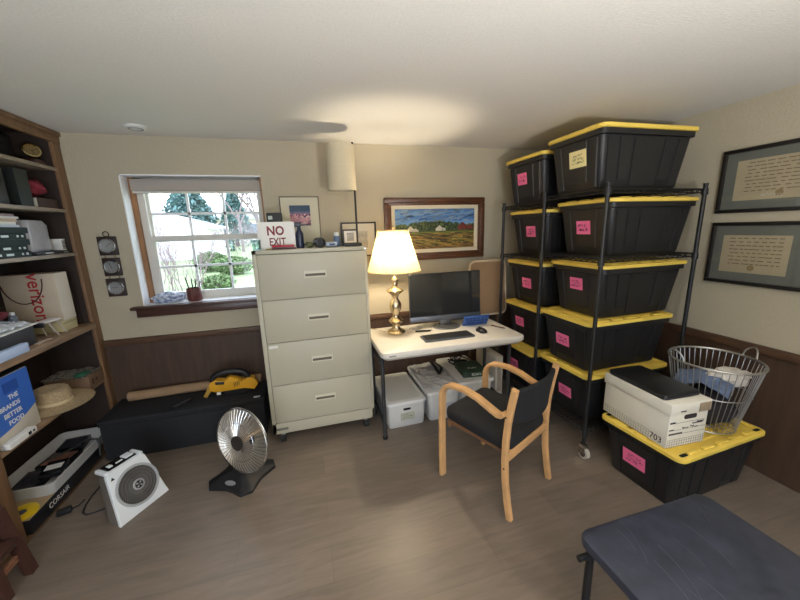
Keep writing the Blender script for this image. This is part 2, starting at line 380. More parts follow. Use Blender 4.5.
def tote_body():
    g = G(); b0, b1 = (.60, .375), (.675, .43)
    def ring(w, l, z, r=.035): return [(x, y, z) for x, y in rr(w, l, r, 5)]
    g.loft([ring(.585, .36, 0), ring(.6, .375, .012), ring(.675, .43, .296), ring(.70, .465, .300), ring(.70, .465, .335)])
    def at(z): f = (z - .012) / .284; return (.6 + .075 * f) / 2, (.375 + .055 * f) / 2
    for sgn in (-1, 1):                                    # raised panels between grooves, on the four sides
        for (ya, yb, zt, zb) in ((-.185, -.115, .285, .02), (-.105, .105, .285, .055), (.115, .185, .285, .02)):
            lo, hi = at(zb)[0], at(zt)[0]; k = (.375 + .055 * (zb - .012) / .284) / .43
            g.loft([[(sgn * (lo - .004), ya * k, zb), (sgn * (lo + .006), ya * k + .004, zb), (sgn * (lo + .006), yb * k - .004, zb), (sgn * (lo - .004), yb * k, zb)],
                    [(sgn * (hi - .004), ya, zt), (sgn * (hi + .006), ya + .004, zt), (sgn * (hi + .006), yb - .004, zt), (sgn * (hi - .004), yb, zt)]])
        for i, (xa, xb) in enumerate(((-.30, -.225), (-.213, -.12), (-.108, .108), (.12, .213), (.225, .30))):
            zb, zt = (.02, .055, .02, .055, .02)[i], .285; lo, hi = at(zb)[1], at(zt)[1]; k = .62 / .69
            g.loft([[(xa * k, sgn * (lo - .004), zb), (xa * k + .004, sgn * (lo + .006), zb), (xb * k - .004, sgn * (lo + .006), zb), (xb * k, sgn * (lo - .004), zb)],
                    [(xa, sgn * (hi - .004), zt), (xa + .004, sgn * (hi + .006), zt), (xb - .004, sgn * (hi + .006), zt), (xb, sgn * (hi - .004), zt)]])
    return g
def tote_lid():
    g = G()
    def ring(w, l, z, r=.04): return [(x, y, z) for x, y in rr(w, l, r, 6)]
    g.loft([ring(TL - .012, TW - .012, .329), ring(TL, TW, .332), ring(TL, TW, .351), ring(TL - .012, TW - .012, .355), ring(TL - .05, TW - .05, .355), ring(TL - .06, TW - .06, .347), ring(TL - .16, TW - .16, .347), ring(TL - .175, TW - .175, .355)])
    for sy in (-1, 1):
        for i in range(5): g.box(((i - 2) * .118, sy * (TW / 2 - .032), .356), (.082, .022, .010), bev=.003)
    for sx in (-1, 1):
        for i in range(3): g.box((sx * (TL / 2 - .028), (i - 1) * .118, .356), (.022, .082, .010), bev=.003)
    for i in range(4): g.box(((i - 1.5) * .13, 0, .357), (.014, TW - .2, .008), bev=.002)
    return g
LIDM = BODM = None
def tote(x, y, z, rz, label, note, ny, nz, nw, nh, seed, group, slots=False):
    global LIDM, BODM
    t = thing('storage_tote', label, 'storage tote', (x, y, z), rz, group)
    if BODM is None:
        b = tote_body().build('body', tote_m, t); l = tote_lid().build('lid', yellow, t); BODM, LIDM = b, l
    else:
        for src in (BODM, LIDM): c = src.copy(); c.parent = t; COL.objects.link(c)
    # paper note on the end that faces into the room
    xx = -((.6 + .075 * (nz - .012) / .284) / 2 + .0072); tilt = Matrix.Rotation(-math.atan2(.0375, .284), 4, 'Y')
    M4 = T(xx, ny, nz) @ tilt @ FACE_LEFT
    g = G(); g.M = M4; g.box((0, 0, 0), (nw, nh, .0008)); q = g.build('paper_note', note, t, smooth=False); q['label'] = ('cream' if note is cream else 'pink') + ' paper note with handwriting'
    g = G(); scribble(g, M4, nw * .8, nh * .62, 2 + seed % 2, seed); g.build('handwriting', ink, q)
    if slots:
        for sx in (-1, 1):
            for xx in (-1, 0, 1):
                g = G(); g.prism(rr(.05, .02, .008, 3, xx * .31 if xx else .0, sx * .212), .3555, .3562); g.build('lid_slot', mat('slot_dark', (14, 13, 12), .9), t)
    return t
G1 = 'black totes with yellow lids on the wire rack'
RX = 1.687 + TL / 2; Y1, Y2 = 1.63 + TW / 2, 2.155 + TW / 2
tote(RX - .028, Y1 - .015, 1.754, -1.5, 'largest looking black tote on top of the rack with a cream note', cream, -.03, .195, .14, .1, 3, G1)
tote(RX + .092, Y1, 1.348, 0, 'black tote second from the top in the front column of the rack', pink, 0, .18, .118, .088, 4, G1)
tote(RX + .07, Y1, .941, 0, 'black tote third from the top in the front column of the rack', pink, -.005, .21, .112, .082, 5, G1)
tote(RX + .008, Y1, .5745, 0, 'black tote fourth from the top in the front column, behind the chair and white box', pink, .02, .17, .125, .085, 6, G1)
tote(RX + .025, Y1, .208, 0, 'black tote on the lowest rack shelf behind the chair back', pink, -.02, .155, .12, .08, 7, G1)
tote(RX - .005, Y2, 1.719, 0, 'black tote on top of the rack in the rear column near the back wall', pink, .03, .195, .115, .088, 8, G1)
tote(RX + .055, Y2, 1.313, 0, 'black tote second from the top in the rear column of the rack', pink, -.03, .19, .115, .085, 9, G1)
tote(RX + .045, Y2, .906, 0, 'black tote third from the top in the rear column beside the tan panel', pink, -.02, .175, .115, .085, 10, G1)
tote(RX + .04, Y2, .5395, 0, 'black tote in the rear column just right of the desk edge', pink, .04, .195, .115, .08, 11, G1)
tote(RX, Y2, .173, 0, 'black tote on the lowest rack shelf in the rear column, behind the desk corner', pink, .04, .18, .115, .08, 12, G1)
tote(2.11, 1.31, 0, 3, 'black tote on the floor carrying the white archive box and wire basket', pink, .02, .17, .135, .095, 13, None, slots=True)

# ------------------------------------------------------------------ archive box, black case, wire basket with laundry
card = mat('archive_box_card', (226, 221, 206), .8, var=.03); grey_ink = mat('grey_ink', (120, 120, 116), .8)
card_in = mat('box_handle_dark', (40, 34, 30), .9)
BX, BY, BZ, BR = 1.902, 1.341, .365, -3
t = thing('archive_box', 'white cardboard archive box numbered 703 on the floor tote', 'archive box', (BX, BY, BZ), BR)
bw, bl_, bh = .258, .414, .25
g = G(); g.box((0, 0, bh / 2), (bw, bl_, bh), bev=.003); g.build('body', card, t)
g = G(); g.box((0, 0, bh - .025), (bw + .014, bl_ + .014, .062), bev=.004); lid = g.build('lid', card, t)
g = G(); g.box((bw / 2 - .04, -bl_ / 2 - .0085, bh - .03), (.075, .004, .05), bev=.002); g.build('folded_tab', mat('brown_card', (150, 132, 108), .85), lid)
g = G(); g.prism(rr(.085, .026, .012, 4), 0, .002); h_ = g.build('hand_hole', card_in, t); h_.rotation_euler = (R(90), 0, 0); h_.location = (.01, -bl_ / 2 + .0005, .172)
g = G()
for i in range(16): xx = -bw / 2 + bw * (i + .5) / 16; g.box((xx, -bl_ / 2 - .0004, .024), (.0012, .0008, .046))
for z in (.003, .018, .033, .046): g.box((0, -bl_ / 2 - .0004, z), (bw * .97, .0008, .0012))
for i in range(20): yy = -bl_ / 2 + .1 + (bl_ - .1) * i / 20; g.box((-bw / 2 - .0004, yy, .026), (.0008, .0012, .05))
for z in (.003, .019, .035, .05): g.box((-bw / 2 - .0004, .05, z), (.0008, bl_ - .1, .0012))
g.build('printed_grid', grey_ink, t)
g = G()
for z, a, b in ((.142, -.12, .12), (.102, -.12, .12), (.076, -.12, .12)): g.box(((a + b) / 2, -bl_ / 2 - .0004, z), (b - a, .0008, .0012))
for i, (x0, x1, z, th) in enumerate(((-.12, -.085, .147, .008), (.03, .1, .127, .006), (.06, .11, .133, .006), (-.12, -.09, .105, .006), (-.12, -.03, .08, .009), (-.07, -.035, .213, .006))): g.box(((x0 + x1) / 2, -bl_ / 2 - (.0085 if z > .2 else .0006), z), (x1 - x0, .001, th))
scribble(g, T(.02, -bl_ / 2 - .0004, .109) @ FACE_CAM, .15, .018, 1, 5, r=.0016)
g.build('printed_form', ink, t)
text('number', '703', .05, ink, t, T(-bw / 2 - .0014, -bl_ / 2 + .058, .030) @ FACE_LEFT, sx=.95)
t = thing('laptop_case', 'black flat folder case lying on the archive box lid', 'folder case', (BX - .005, BY + .015, BZ + bh + .006), BR)
g = G(); g.prism(rr(.242, .37, .02, 4), .0005, .03, bev=.006); g.build('case', mat('black_case', (24, 25, 28), .35, bump=.1, bs=300), t)
g = G(); g.tube([(x, y, .016) for x, y in rr(.244, .372, .02, 4)], .0022, n=6, loop=True); g.build('zip_edge', mat('zip', (52, 54, 60), .4, .4), t)

KX, KY, KZ = 2.232, 1.26, .365
wire = mat('basket_wire', (168, 166, 160), .35, .85)
t = thing('wire_laundry_basket', 'round grey wire basket of clothes on the floor tote', 'basket', (KX, KY, KZ), 0)
rb, rt_, hh = .138, .21, .40
g = G(); circ = lambda r, z, n=48: [(r * math.cos(2 * PI * i / n), r * math.sin(2 * PI * i / n), z) for i in range(n)]
g.tube(circ(rt_, hh), .0065, n=8, loop=True); g.build('rim', wire, t)
g = G(); g.tube(circ(rb, .006), .0045, n=8, loop=True); g.tube(circ(rb * .5, .006), .003, n=6, loop=True)
for k in range(6): a = PI * k / 6; g.tube([(rb * math.cos(a), rb * math.sin(a), .006), (-rb * math.cos(a), -rb * math.sin(a), .006)], .003, n=6)
g.build('base_ring', wire, t)
g = G(); 
for k in range(44): a = 2 * PI * k / 44; g.tube([(rb * math.cos(a), rb * math.sin(a), .006), (rt_ * math.cos(a), rt_ * math.sin(a), hh)], .0021, n=5)
for f in (.55,): r_ = rb + (rt_ - rb) * f; g.tube(circ(r_, hh * f), .003, n=6, loop=True)
g.build('wire_wall', wire, t)
for a0 in (163, -14):
    g = G(); pts = []
    for i in range(13):
        f = i / 12; a = R(a0 + (f - .5) * 22); z = hh + .06 * math.sin(PI * f) ** .55; r_ = rt_ + .018 * math.sin(PI * f); pts.append((r_ * math.cos(a), r_ * math.sin(a), z))
    g.tube(pts, .005, n=8); g.build('handle', wire, t)
jean = mat('jeans_denim', (92, 106, 132), .9, var=.18, vs=30); shirt = mat('grey_white_cloth', (196, 190, 180), .9, var=.2, vs=14); darkc = mat('dark_clothes', (34, 30, 34), .9, var=.3, vs=8)
g = G(); g.ball((0, 0, .118), (.125, .125, .108), 4, .18, 1.5, 3); o = g.build('dark_clothes_bundle', darkc, None, loc=(KX, KY, KZ)); tag(o, 'dark crumpled clothes at the bottom of the wire basket', 'clothes')
def drape(c, sx, sy, amp, seed, rot, h0):
    def fn(u, v):
        x, y = (u - .5) * sx, (v - .5) * sy; r2_ = (x / (sx / 2)) ** 2 + (y / (sy / 2)) ** 2
        n_ = noise.fractal(Vector((x * 9, y * 9, seed)), 1, 2, 4)
        return Vector((x, y, h0 - .05 * r2_ + amp * n_))
    g = G(); g.M = T(*c) @ rotz(rot); g.grid(22, 18, fn, .006); return g
o = drape((KX - .01, KY + .02, KZ), .26, .25, .04, 2.2, 20, .318); o = o.build('folded_jeans', jean); tag(o, 'blue denim jeans heaped in the wire basket', 'jeans')
o = G(); o.M = T(KX + .05, KY - .06, KZ + .31) @ rotz(-25); o.ball((0, 0, 0), (.095, .055, .05), 4, .3, 1.6, 11); o.ball((-.08, .0, -.005), (.05, .035, .04), 3, .3, 2, 12); o = o.build('crumpled_shirt', shirt); tag(o, 'off white crumpled shirt on top of the jeans in the wire basket', 'shirt')

# ------------------------------------------------------------------ framed certificates on the right wall
fr_black = mat('frame_black', (30, 26, 24), .4); mattgrey = mat('mat_board_grey', (112, 110, 101), .85); parch = mat('parchment', (182, 162, 132), .8, var=.05)
def certificate(y0, y1, z0, z1, py0, py1, pz0, pz1, label, seed, rows):
    t = thing('framed_certificate', label, 'framed certificate', (XR, (y0 + y1) / 2, (z0 + z1) / 2), 0, 'framed certificates on the right wall')
    cy_, cz_ = (y0 + y1) / 2, (z0 + z1) / 2; a, b = (y1 - y0) / 2, (z1 - z0) / 2; f = .022
    g = G()
    g.box((-.012, 0, b - f / 2), (.024, 2 * a, f), bev=.004); g.box((-.012, 0, -b + f / 2), (.024, 2 * a, f), bev=.004); g.box((-.012, a - f / 2, 0), (.024, f, 2 * b - 2 * f), bev=.004); g.box((-.012, -a + f / 2, 0), (.024, f, 2 * b - 2 * f), bev=.004)
    g.build('frame', fr_black, t)
    g = G(); g.box((-.006, 0, 0), (.008, 2 * a - 2 * f, 2 * b - 2 * f)); g.build('mat_board', mattgrey, t)
    pa, pb = (py0 + py1) / 2 - cy_, (pz0 + pz1) / 2 - cz_; w_, h_ = py1 - py0, pz1 - pz0
    g = G(); g.box((-.0105, pa, pb), (.001, w_, h_)); p = g.build('document', parch, t)
    g = G(); rd = random.Random(seed)
    for k in range(rows):
        z = pb + h_ * (.42 - .78 * k / rows); n = rd.randint(7, 11); yy = -w_ * .4
        for i in range(n):
            L = w_ * .8 / n * rd.uniform(.5, .95); g.box((-.0112, pa + yy + L / 2, z), (.0004, L, h_ * .22 / rows)); yy += w_ * .8 / n
    g.build('lettering', mat('faded_ink', (128, 110, 88), .8), p)
    g = G(); g.lathe([(.018, 0), (.018, .001), (.0005, .001)], 20, T(-.011, pa, pb - h_ * .36) @ roty(-90)); g.build('seal', mat('seal_gold', (150, 124, 84), .6), p)
    g = G(); g.box((-.017, 0, 0), (.002, 2 * a - 2 * f, 2 * b - 2 * f)); g.build('glass_pane', pane, t)
certificate(1.02, 1.615, 1.592, 1.972, 1.10, 1.535, 1.665, 1.9, 'upper of the two black framed certificates on the right wall', 3, 9)
certificate(1.02, 1.615, 1.150, 1.535, 1.22, 1.545, 1.225, 1.455, 'lower of the two black framed certificates on the right wall', 4, 8)

# ------------------------------------------------------------------ small folding table in the near right corner
vin = mat('scuffed_vinyl', (50, 54, 67), .34, var=.3, vs=14, bump=.05, bs=120)
nt = vin.node_tree; b_ = nt.nodes['Principled BSDF']
t = thing('folding_side_table', 'low folding table with a scuffed black vinyl top in the near right corner', 'folding table', (1.137, .49, 0), 0)
g = G(); g.prism(rr(.606, .58, .045, 7), .462, .5, bev=.008); tp = g.build('tabletop', vin, t)
g = G(); rd = random.Random(12)
for i in range(9):
    x, y = rd.uniform(-.2, .18), rd.uniform(-.18, .2); a = R(rd.uniform(50, 80)); L = rd.uniform(.08, .2); pts = []
    for k in range(8): f = k / 7; pts.append((x + L * f * math.cos(a + .3 * f), y + L * f * math.sin(a + .3 * f), .5002))
    g = G(); g.tube(pts, .0007, n=4); g.build('scuff_mark', mat('scuff', (86, 90, 100), .6), tp)

for sx in (-1, 1):
    for sy in (-1, 1):
        g = G(); g.cyl((sx * .268, sy * .255, .0), (sx * .268, sy * .255, .462), .0135, n=14); l_ = g.build('leg', dark_metal, t)
        g = G(); g.cyl((sx * .268, sy * .255, 0), (sx * .268, sy * .255, .025), .017, n=14); g.build('foot_cap', rubber, l_)
        g = G(); g.cyl((sx * .318, sy * .255, .425), (sx * .235, sy * .255, .425), .011, n=12); g.box((sx * .25, sy * .255, .45), (.03, .03, .024), bev=.003); g.tube([(sx * .268, sy * .255, .425), (sx * .22, sy * .2, .46)], .005, n=6); g.build('hinge', black_plastic, l_)
for sx in (-1, 1): g = G(); g.cyl((sx * .268, -.255, .16), (sx * .268, .255, .16), .009, n=10); g.build('stretcher', dark_metal, t)
# ------------------------------------------------------------------ filing cabinet on casters
putty = mat('cabinet_putty', (180, 175, 155), .42, var=.02, vs=4); putty_d = mat('cabinet_gap', (70, 66, 58), .7)
t = thing('filing_cabinet', 'tall putty coloured four drawer filing cabinet on casters', 'filing cabinet', (.0435, 2.40, 0))
hw = .3845
g = G(); g.bx(-hw, hw, .012, .46, .085, 1.442, bev=.004); g.bx(-hw, -hw + .028, -.0, .014, .085, 1.442, bev=.002); g.bx(hw - .02, hw, -.0, .014, .085, 1.442, bev=.002)
g.bx(-hw, hw, 0, .014, 1.416, 1.442, bev=.002); g.bx(-hw, hw, 0, .014, .085, .168, bev=.002); g.build('carcass', putty, t)
g = G(); g.bx(-hw + .027, hw - .019, .008, .013, .166, 1.418); g.build('drawer_gap', putty_d, t)
zs = [1.414, 1.102, .793, .469, .172]
for k in range(4):
    z1, z0 = zs[k] - .002, zs[k + 1] + .002; zc = (z0 + z1) / 2 + .01; xc = .013; hx, hz = .068, .0165
    x0, x1 = -hw + .031, hw - .022
    g = G(); y0, y1 = -.002 if k else -.012, .012
    g.bx(x0, x1, y0, y1, z0, z1, bev=.0015)
    d = g.build('drawer', putty, t)
    g = G(); q = .007
    for (a, b, c, e) in ((-hx - q, hx + q, hz, hz + q), (-hx - q, hx + q, -hz - q, -hz), (-hx - q, -hx, -hz, hz), (hx, hx + q, -hz, hz)): g.bx(xc + a, xc + b, y0 - .004, y0 + .004, zc + c, zc + e, bev=.001)
    g.bx(xc - hx, xc + hx, y0 - .0025, y0 + .001, zc + .001, zc + hz); rh = g.build('recessed_handle', mat('handle_putty_lit', (208, 202, 184), .35), d); g = G(); g.bx(xc - hx, xc + hx, y0 - .0032, y0 - .0026, zc - hz + .004, zc + .004); g.build('finger_slot_shade', mat('slot_shadow', (96, 90, 76), .7), rh)  # pale frame and dark strip paint the light and shade of a recess
g = G(); g.bx(-hw + .04, -hw + .1, -.0035, -.0015, .756, .775); g.build('drawer_label', paper_white, t)
g = G(); g.bx(-hw + .03, -hw + .11, -.0015, .001, .112, .132); g.build('nameplate', mat('nameplate_grey', (110, 108, 100), .5), t)
g = G(); g.cyl((hw - .012, -.004, 1.428), (hw - .012, .004, 1.428), .008); g.build('lock', chrome, t)
for sx in (-1, 1):
    for yy in (.05, .40):
        x = sx * (hw - .065)
        g = G(); g.box((x, yy, .081), (.08, .06, .008)); g.box((x, yy - .004, .06), (.04, .04, .036), bev=.006); c_ = g.build('caster', chrome, t)
        g = G(); g.cyl((x - .018, yy - .012, .031), (x + .018, yy - .012, .031), .031, n=22); g.build('wheel', rubber, c_)
CT = 1.4425
# things on the cabinet
t = thing('no_exit_sign', 'white NO EXIT sign propped on the filing cabinet', 'sign', (-.18, 2.50, CT), 0)
g = G(); g.M = rotx(-4); g.prism(rr(.245, .185, .008, 3), -.0015, .0015)
for v in g.bm.verts: pass
g2 = G(); g2.M = rotx(-5) @ T(0, 0, .0935) @ rotx(90); g2.prism(rr(.245, .186, .01, 3), -.0015, .0015); g.bm.free(); g2.build('panel', paper_white, t)
redm = mat('sign_red', (120, 22, 40), .6)
Ms = rotx(-5) @ T(0, -.0016, .0935)
text('lettering', 'NO', .085, redm, t, Ms @ T(-.005, 0, .03) @ FACE_CAM, sx=.85, off=.0025)
text('lettering', 'EXIT', .074, redm, t, Ms @ T(.003, 0, -.045) @ FACE_CAM, sx=.72, off=.0015)
g = G(); g.bx(-.03, .03, .012, .05, 0, .006); g.tube([(0, .045, .005), (0, .022, .12)], .003); g.build('prop_stand', dark_metal, t)
t = thing('clock_radio', 'black box with a small pale window behind the NO EXIT sign', 'radio', (-.19, 2.62, CT)); g = G(); g.bx(-.052, .052, -.03, .03, 0, .252, bev=.006); g.build('case', black_plastic, t); g = G(); g.bx(-.04, -.012, -.0315, -.029, .205, .23); g.build('display', mat('display_pale', (170, 176, 160), .4), t)
t = thing('spray_bottle', 'dark blue bottle standing right of the NO EXIT sign', 'bottle', (-.028, 2.54, CT)); g = G(); g.lathe([(.0005, 0), (.026, 0), (.028, .01), (.028, .1), (.014, .13), (.012, .15), (.0005, .15)], 20); g.build('bottle', mat('bottle_navy', (34, 42, 66), .3), t); g = G(); g.box((-.008, 0, .165), (.05, .022, .03), bev=.006); g.tube([(-.03, 0, .155), (-.036, 0, .12)], .004); g.build('trigger_cap', mat('trigger_dark', (40, 44, 60), .4), t)
t = thing('stapler', 'red stapler at the front edge of the filing cabinet top', 'stapler', (-.14, 2.455, CT), -4); g = G(); g.box((0, 0, .022), (.15, .028, .016), rotx(0), bev=.006); g.build('arm', mat('stapler_red', (176, 40, 56), .35), t); g = G(); g.box((.005, 0, .006), (.155, .03, .009), bev=.003); g.build('base', mat('stapler_dark', (70, 24, 34), .4), t)
t = thing('drinking_glass', 'small clear glass at the left end of the cabinet top', 'drinking glass', (-.31, 2.452, CT)); g = G(); g.lathe([(.0005, 0), (.026, 0), (.031, .07), (.029, .07), (.0245, .006), (.0005, .006)], 24, cap=False); g.build('glass', glass('glass_ware', (225, 235, 235), 1.5), t)
t = thing('black_roll', 'short black cylinder lying on the filing cabinet top', 'roll', (.105, 2.52, CT + .0345), 12); g = G(); g.lathe([(.034, -.05), (.034, .05), (.026, .052), (.024, .035), (.0005, .035)], 24, rotx(90)); g.build('barrel', black_plastic, t); g = G(); g.lathe([(.0345, -.01), (.0355, -.01), (.0355, .004), (.0345, .004)], 24, rotx(90), cap=False); g.build('band', mat('band_grey', (60, 58, 56), .5), t)
o = G(); o.ball((0, 0, .02), (.028, .02, .02), 3, .3, 2, 4); o = o.build('trinket', mat('trinket_green', (92, 96, 62), .5, var=.3, vs=40), None, loc=(.035, 2.53, CT)); tag(o, 'small greenish trinket left of the black cylinder on the cabinet', 'trinket')
o = G(); o.tube([(.02 * math.cos(a * .7), .014 * math.sin(a * .7), .004 + .003 * math.sin(a * 1.9)) for a in range(18)], .003, n=6); o = o.build('key_ring', mat('brass_dull', (150, 128, 76), .35, .9), None, loc=(-.232, 2.455, CT)); tag(o, 'little bunch of keys beside the red stapler', 'keys')
t = thing('tissue_packet', 'pale blue packet beside the black cylinder on the cabinet', 'packet', (.19, 2.53, CT), 8); g = G(); g.box((0, 0, .018), (.085, .05, .034), bev=.012, seg=3); g.build('packet', mat('pale_blue', (176, 190, 208), .6, var=.15, vs=30), t); g = G(); g.box((0, -.026, .018), (.04, .002, .014)); g.build('printed_patch', mat('patch_blue', (70, 84, 120), .6), t)
t = thing('pill_bottle', 'blue bottle with a white cap next to the tall black lamp', 'bottle', (.24, 2.60, CT)); g = G(); g.lathe([(.0005, 0), (.024, 0), (.026, .006), (.026, .066), (.02, .075), (.0005, .075)], 24); g.build('bottle', mat('bottle_blue_grey', (86, 106, 136), .4), t); g = G(); g.lathe([(.018, .075), (.018, .1), (.016, .103), (.0005, .103)], 20); g.build('cap', white_plastic, t)
# tall slim lamp with a drum shade
t = thing('drum_shade_lamp', 'slim black lamp with a cream drum shade standing on the filing cabinet', 'lamp', (.386, 2.535, CT))
g = G(); g.box((-.045, 0, .011), (.135, .13, .022), bev=.005); g.build('base', dark_metal, t)
g = G(); g.cyl((0, 0, .02), (0, 0, .722), .0075, n=12); g.tube([(0, 0, .56), (-.085, 0, .56)], .005); g.build('pole', dark_metal, t)
g = G(); sh = [(.099, .392), (.1005, .392), (.1005, .698), (.099, .698), (.097, .696), (.097, .394)]
b_ = G(); b_.M = T(-.088, 0, 0); b_.lathe(sh + [sh[0]], 48, cap=False); b_.build('lamp_shade', mat('linen_shade', (196, 184, 156), .9, var=.03, vs=60), t); g.bm.free()
g = G(); g.M = T(-.088, 0, 0); g.cyl((0, 0, .53), (0, 0, .58), .018, n=14); g.lathe([(.012, .58), (.028, .62), (.022, .65), (.0005, .66)], 18); g.build('bulb_holder', white_plastic, t)
# small photo frame on the cabinet
t = thing('photo_frame', 'small black photo frame standing behind the drum shade lamp base', 'photo frame', (.36, 2.72, CT), 0); g = G(); g.M = rotx(-6)
for a in ((-.062, .062, 0, .012), (-.062, .062, .11, .122), (-.062, -.05, .012, .11), (.05, .062, .012, .11)): g.bx(a[0], a[1], -.006, .006, a[2], a[3])
g.build('frame', fr_black, t); g = G(); g.M = rotx(-6); g.bx(-.05, .05, -.002, .003, .012, .11); p_ = g.build('print', paper_white, t); g = G(); g.M = rotx(-6); g.bx(-.028, .028, -.0035, -.002, .03, .095); g.build('photo', mat('photo_grey', (158, 160, 158), .6, var=.3, vs=30), p_)

# ------------------------------------------------------------------ pictures on the back wall
def frame_box(g, w_, h_, f, y0, y1, bev=.003):
    g.bx(-w_ / 2, w_ / 2, y0, y1, h_ / 2 - f, h_ / 2, bev); g.bx(-w_ / 2, w_ / 2, y0, y1, -h_ / 2, -h_ / 2 + f, bev); g.bx(-w_ / 2, -w_ / 2 + f, y0, y1, -h_ / 2 + f, h_ / 2 - f, bev); g.bx(w_ / 2 - f, w_ / 2, y0, y1, -h_ / 2 + f, h_ / 2 - f, bev)
def paint_mat(name, stops, sc=9, dist=.10, streak=(1, 1, 1), ang=0.0):
    m = bpy.data.materials.new(name); m.use_nodes = True; nt = m.node_tree; b = nt.nodes['Principled BSDF']; b.inputs['Roughness'].default_value = .55
    tc = nt.nodes.new('ShaderNodeTexCoord'); sp_ = nt.nodes.new('ShaderNodeSeparateXYZ'); n = nt.nodes.new('ShaderNodeTexNoise'); mp = nt.nodes.new('ShaderNodeMapping'); mp.inputs['Scale'].default_value = streak; mp.inputs['Rotation'].default_value = (0, ang, 0)
    n.inputs['Scale'].default_value = sc; n.inputs['Detail'].default_value = 7; n.inputs['Roughness'].default_value = .65
    nt.links.new(tc.outputs['Object'], mp.inputs['Vector']); nt.links.new(mp.outputs[0], n.inputs['Vector']); nt.links.new(tc.outputs['Generated'], sp_.inputs[0])
    a = nt.nodes.new('ShaderNodeMath'); a.operation = 'MULTIPLY_ADD'; nt.links.new(n.outputs['Fac'], a.inputs[0]); a.inputs[1].default_value = dist * 2
    s2 = nt.nodes.new('ShaderNodeMath'); s2.operation = 'SUBTRACT'; nt.links.new(sp_.outputs['Z'], s2.inputs[0]); s2.inputs[1].default_value = dist; nt.links.new(s2.outputs[0], a.inputs[2])
    r = nt.nodes.new('ShaderNodeValToRGB'); cr = r.color_ramp
    while len(cr.elements) < len(stops): cr.elements.new(.5)
    for e, (p_, c) in zip(cr.elements, stops): e.position = p_; e.color = lin(c) + (1,)
    nt.links.new(a.outputs[0], r.inputs['Fac']); nt.links.new(r.outputs['Color'], b.inputs['Base Color'])
    return m
fwood = mat('picture_frame_walnut', (86, 54, 34), .35, var=.25, vs=8, stretch=(1, 4, 4))
t = thing('landscape_painting', 'wide farm landscape painting in a dark walnut frame above the desk', 'painting', (1.178, YB, 1.545))
W_, H_ = .972, .552
g = G(); frame_box(g, W_, H_, .045, -.04, 0, .008); frame_box(g, W_ - .07, H_ - .07, .03, -.03, -.004, .006); g.build('frame', fwood, t)
g = G(); frame_box(g, W_ - .125, H_ - .125, .035, -.022, -.004, .003); g.build('liner', mat('frame_liner', (214, 204, 178), .7), t)
sky = paint_mat('painted_sky', [(0, (150, 178, 205)), (.35, (96, 140, 190)), (.6, (70, 116, 176)), (.8, (110, 150, 190)), (1, (64, 104, 160))], 7, .3)
trees = paint_mat('painted_trees', [(0, (70, 84, 40)), (.35, (44, 66, 36)), (.5, (92, 108, 52)), (.7, (30, 52, 36)), (1, (110, 120, 60))], 30, .5)
field = paint_mat('painted_field', [(0, (120, 84, 40)), (.25, (158, 124, 52)), (.45, (110, 112, 44)), (.6, (186, 152, 66)), (.8, (96, 110, 44)), (1, (140, 140, 60))], 14, .3, (1, 1, 6), R(18))
cw, ch = W_ - .185, H_ - .185
g = G(); g.bx(-cw / 2, cw / 2, -.012, -.006, -.01, ch / 2); c1 = g.build('painted_sky', sky, t)
g = G(); g.bx(-cw / 2, cw / 2, -.012, -.006, -ch / 2, -.01); c2 = g.build('painted_field', field, t)
g = G(); rd = random.Random(5); x = -cw / 2 + .012
pts = []
n = 40
for i in range(n + 1): xx = -cw / 2 + cw * i / n; pts.append((xx, .035 + .045 * math.exp(-((xx + .02) / .2) ** 2) + rd.uniform(-.012, .012)))
poly = [(a, b) for a, b in pts]
for i in range(n): (a, b), (c, d_) = poly[i], poly[i + 1]; g.loft([[(a, -.0128, -.025), (c, -.0128, -.025), (c, -.0128, d_), (a, -.0128, b)], [(a, -.011, -.025), (c, -.011, -.025), (c, -.011, d_), (a, -.011, b)]])
g.build('painted_trees', trees, t)
def house(g, x, z, w_, h_, rf):
    g.loft([[(x - w_ / 2, yy, z), (x + w_ / 2, yy, z), (x + w_ / 2, yy, z + h_), (x, yy, z + h_ + rf), (x - w_ / 2, yy, z + h_)] for yy in (-.0158, -.0143)])
g = G(); house(g, -.245, -.02, .07, .02, .03); house(g, -.2, -.022, .06, .014, .016); house(g, .035, -.018, .075, .022, .028); house(g, .075, -.018, .04, .018, .012); g.build('painted_white_houses', mat('painted_white', (206, 200, 182), .6), t)
g = G(); house(g, .27, -.012, .1, .03, .04); house(g, .34, -.012, .08, .025, .02); g.build('painted_red_barn', mat('painted_red', (120, 52, 46), .6), t)
def strokes(g, n, x0, x1, z0, z1, seed, nm, L, w_, ang, y, fan=None):
    """flat dabs of paint just proud of the canvas"""
    rd = random.Random(seed)
    for k in range(n):
        x, zc = rd.uniform(x0, x1), rd.uniform(z0, z1); a = R(ang + rd.uniform(-14, 14))
        if fan: a = math.atan2(fan[1] - zc, fan[0] - x) + rd.uniform(-.08, .08)
        l, h = L * rd.uniform(.5, 1.3) / 2, w_ * rd.uniform(.6, 1.3) / 2; dx, dz = Vector((math.cos(a), math.sin(a))) * l; px, pz = -math.sin(a) * h, math.cos(a) * h
        q = [(x - dx - px, zc - dz - pz), (x + dx - px, zc + dz - pz), (x + dx + px, zc + dz + pz), (x - dx + px, zc - dz + pz)]
        q = [(min(max(u, x0 - .006), x1 + .006), min(max(v, z0 - .006), z1 + .006)) for u, v in q]
        yy = y - .0003 - .00035 * (k % 5); g.mi = rd.randrange(nm); g.loft([[(u, yy, v) for u, v in q], [(u, yy + .0003, v) for u, v in q]])
def pm(*cs): return [mat('paint_%d_%d_%d' % c, c, .55) for c in cs]
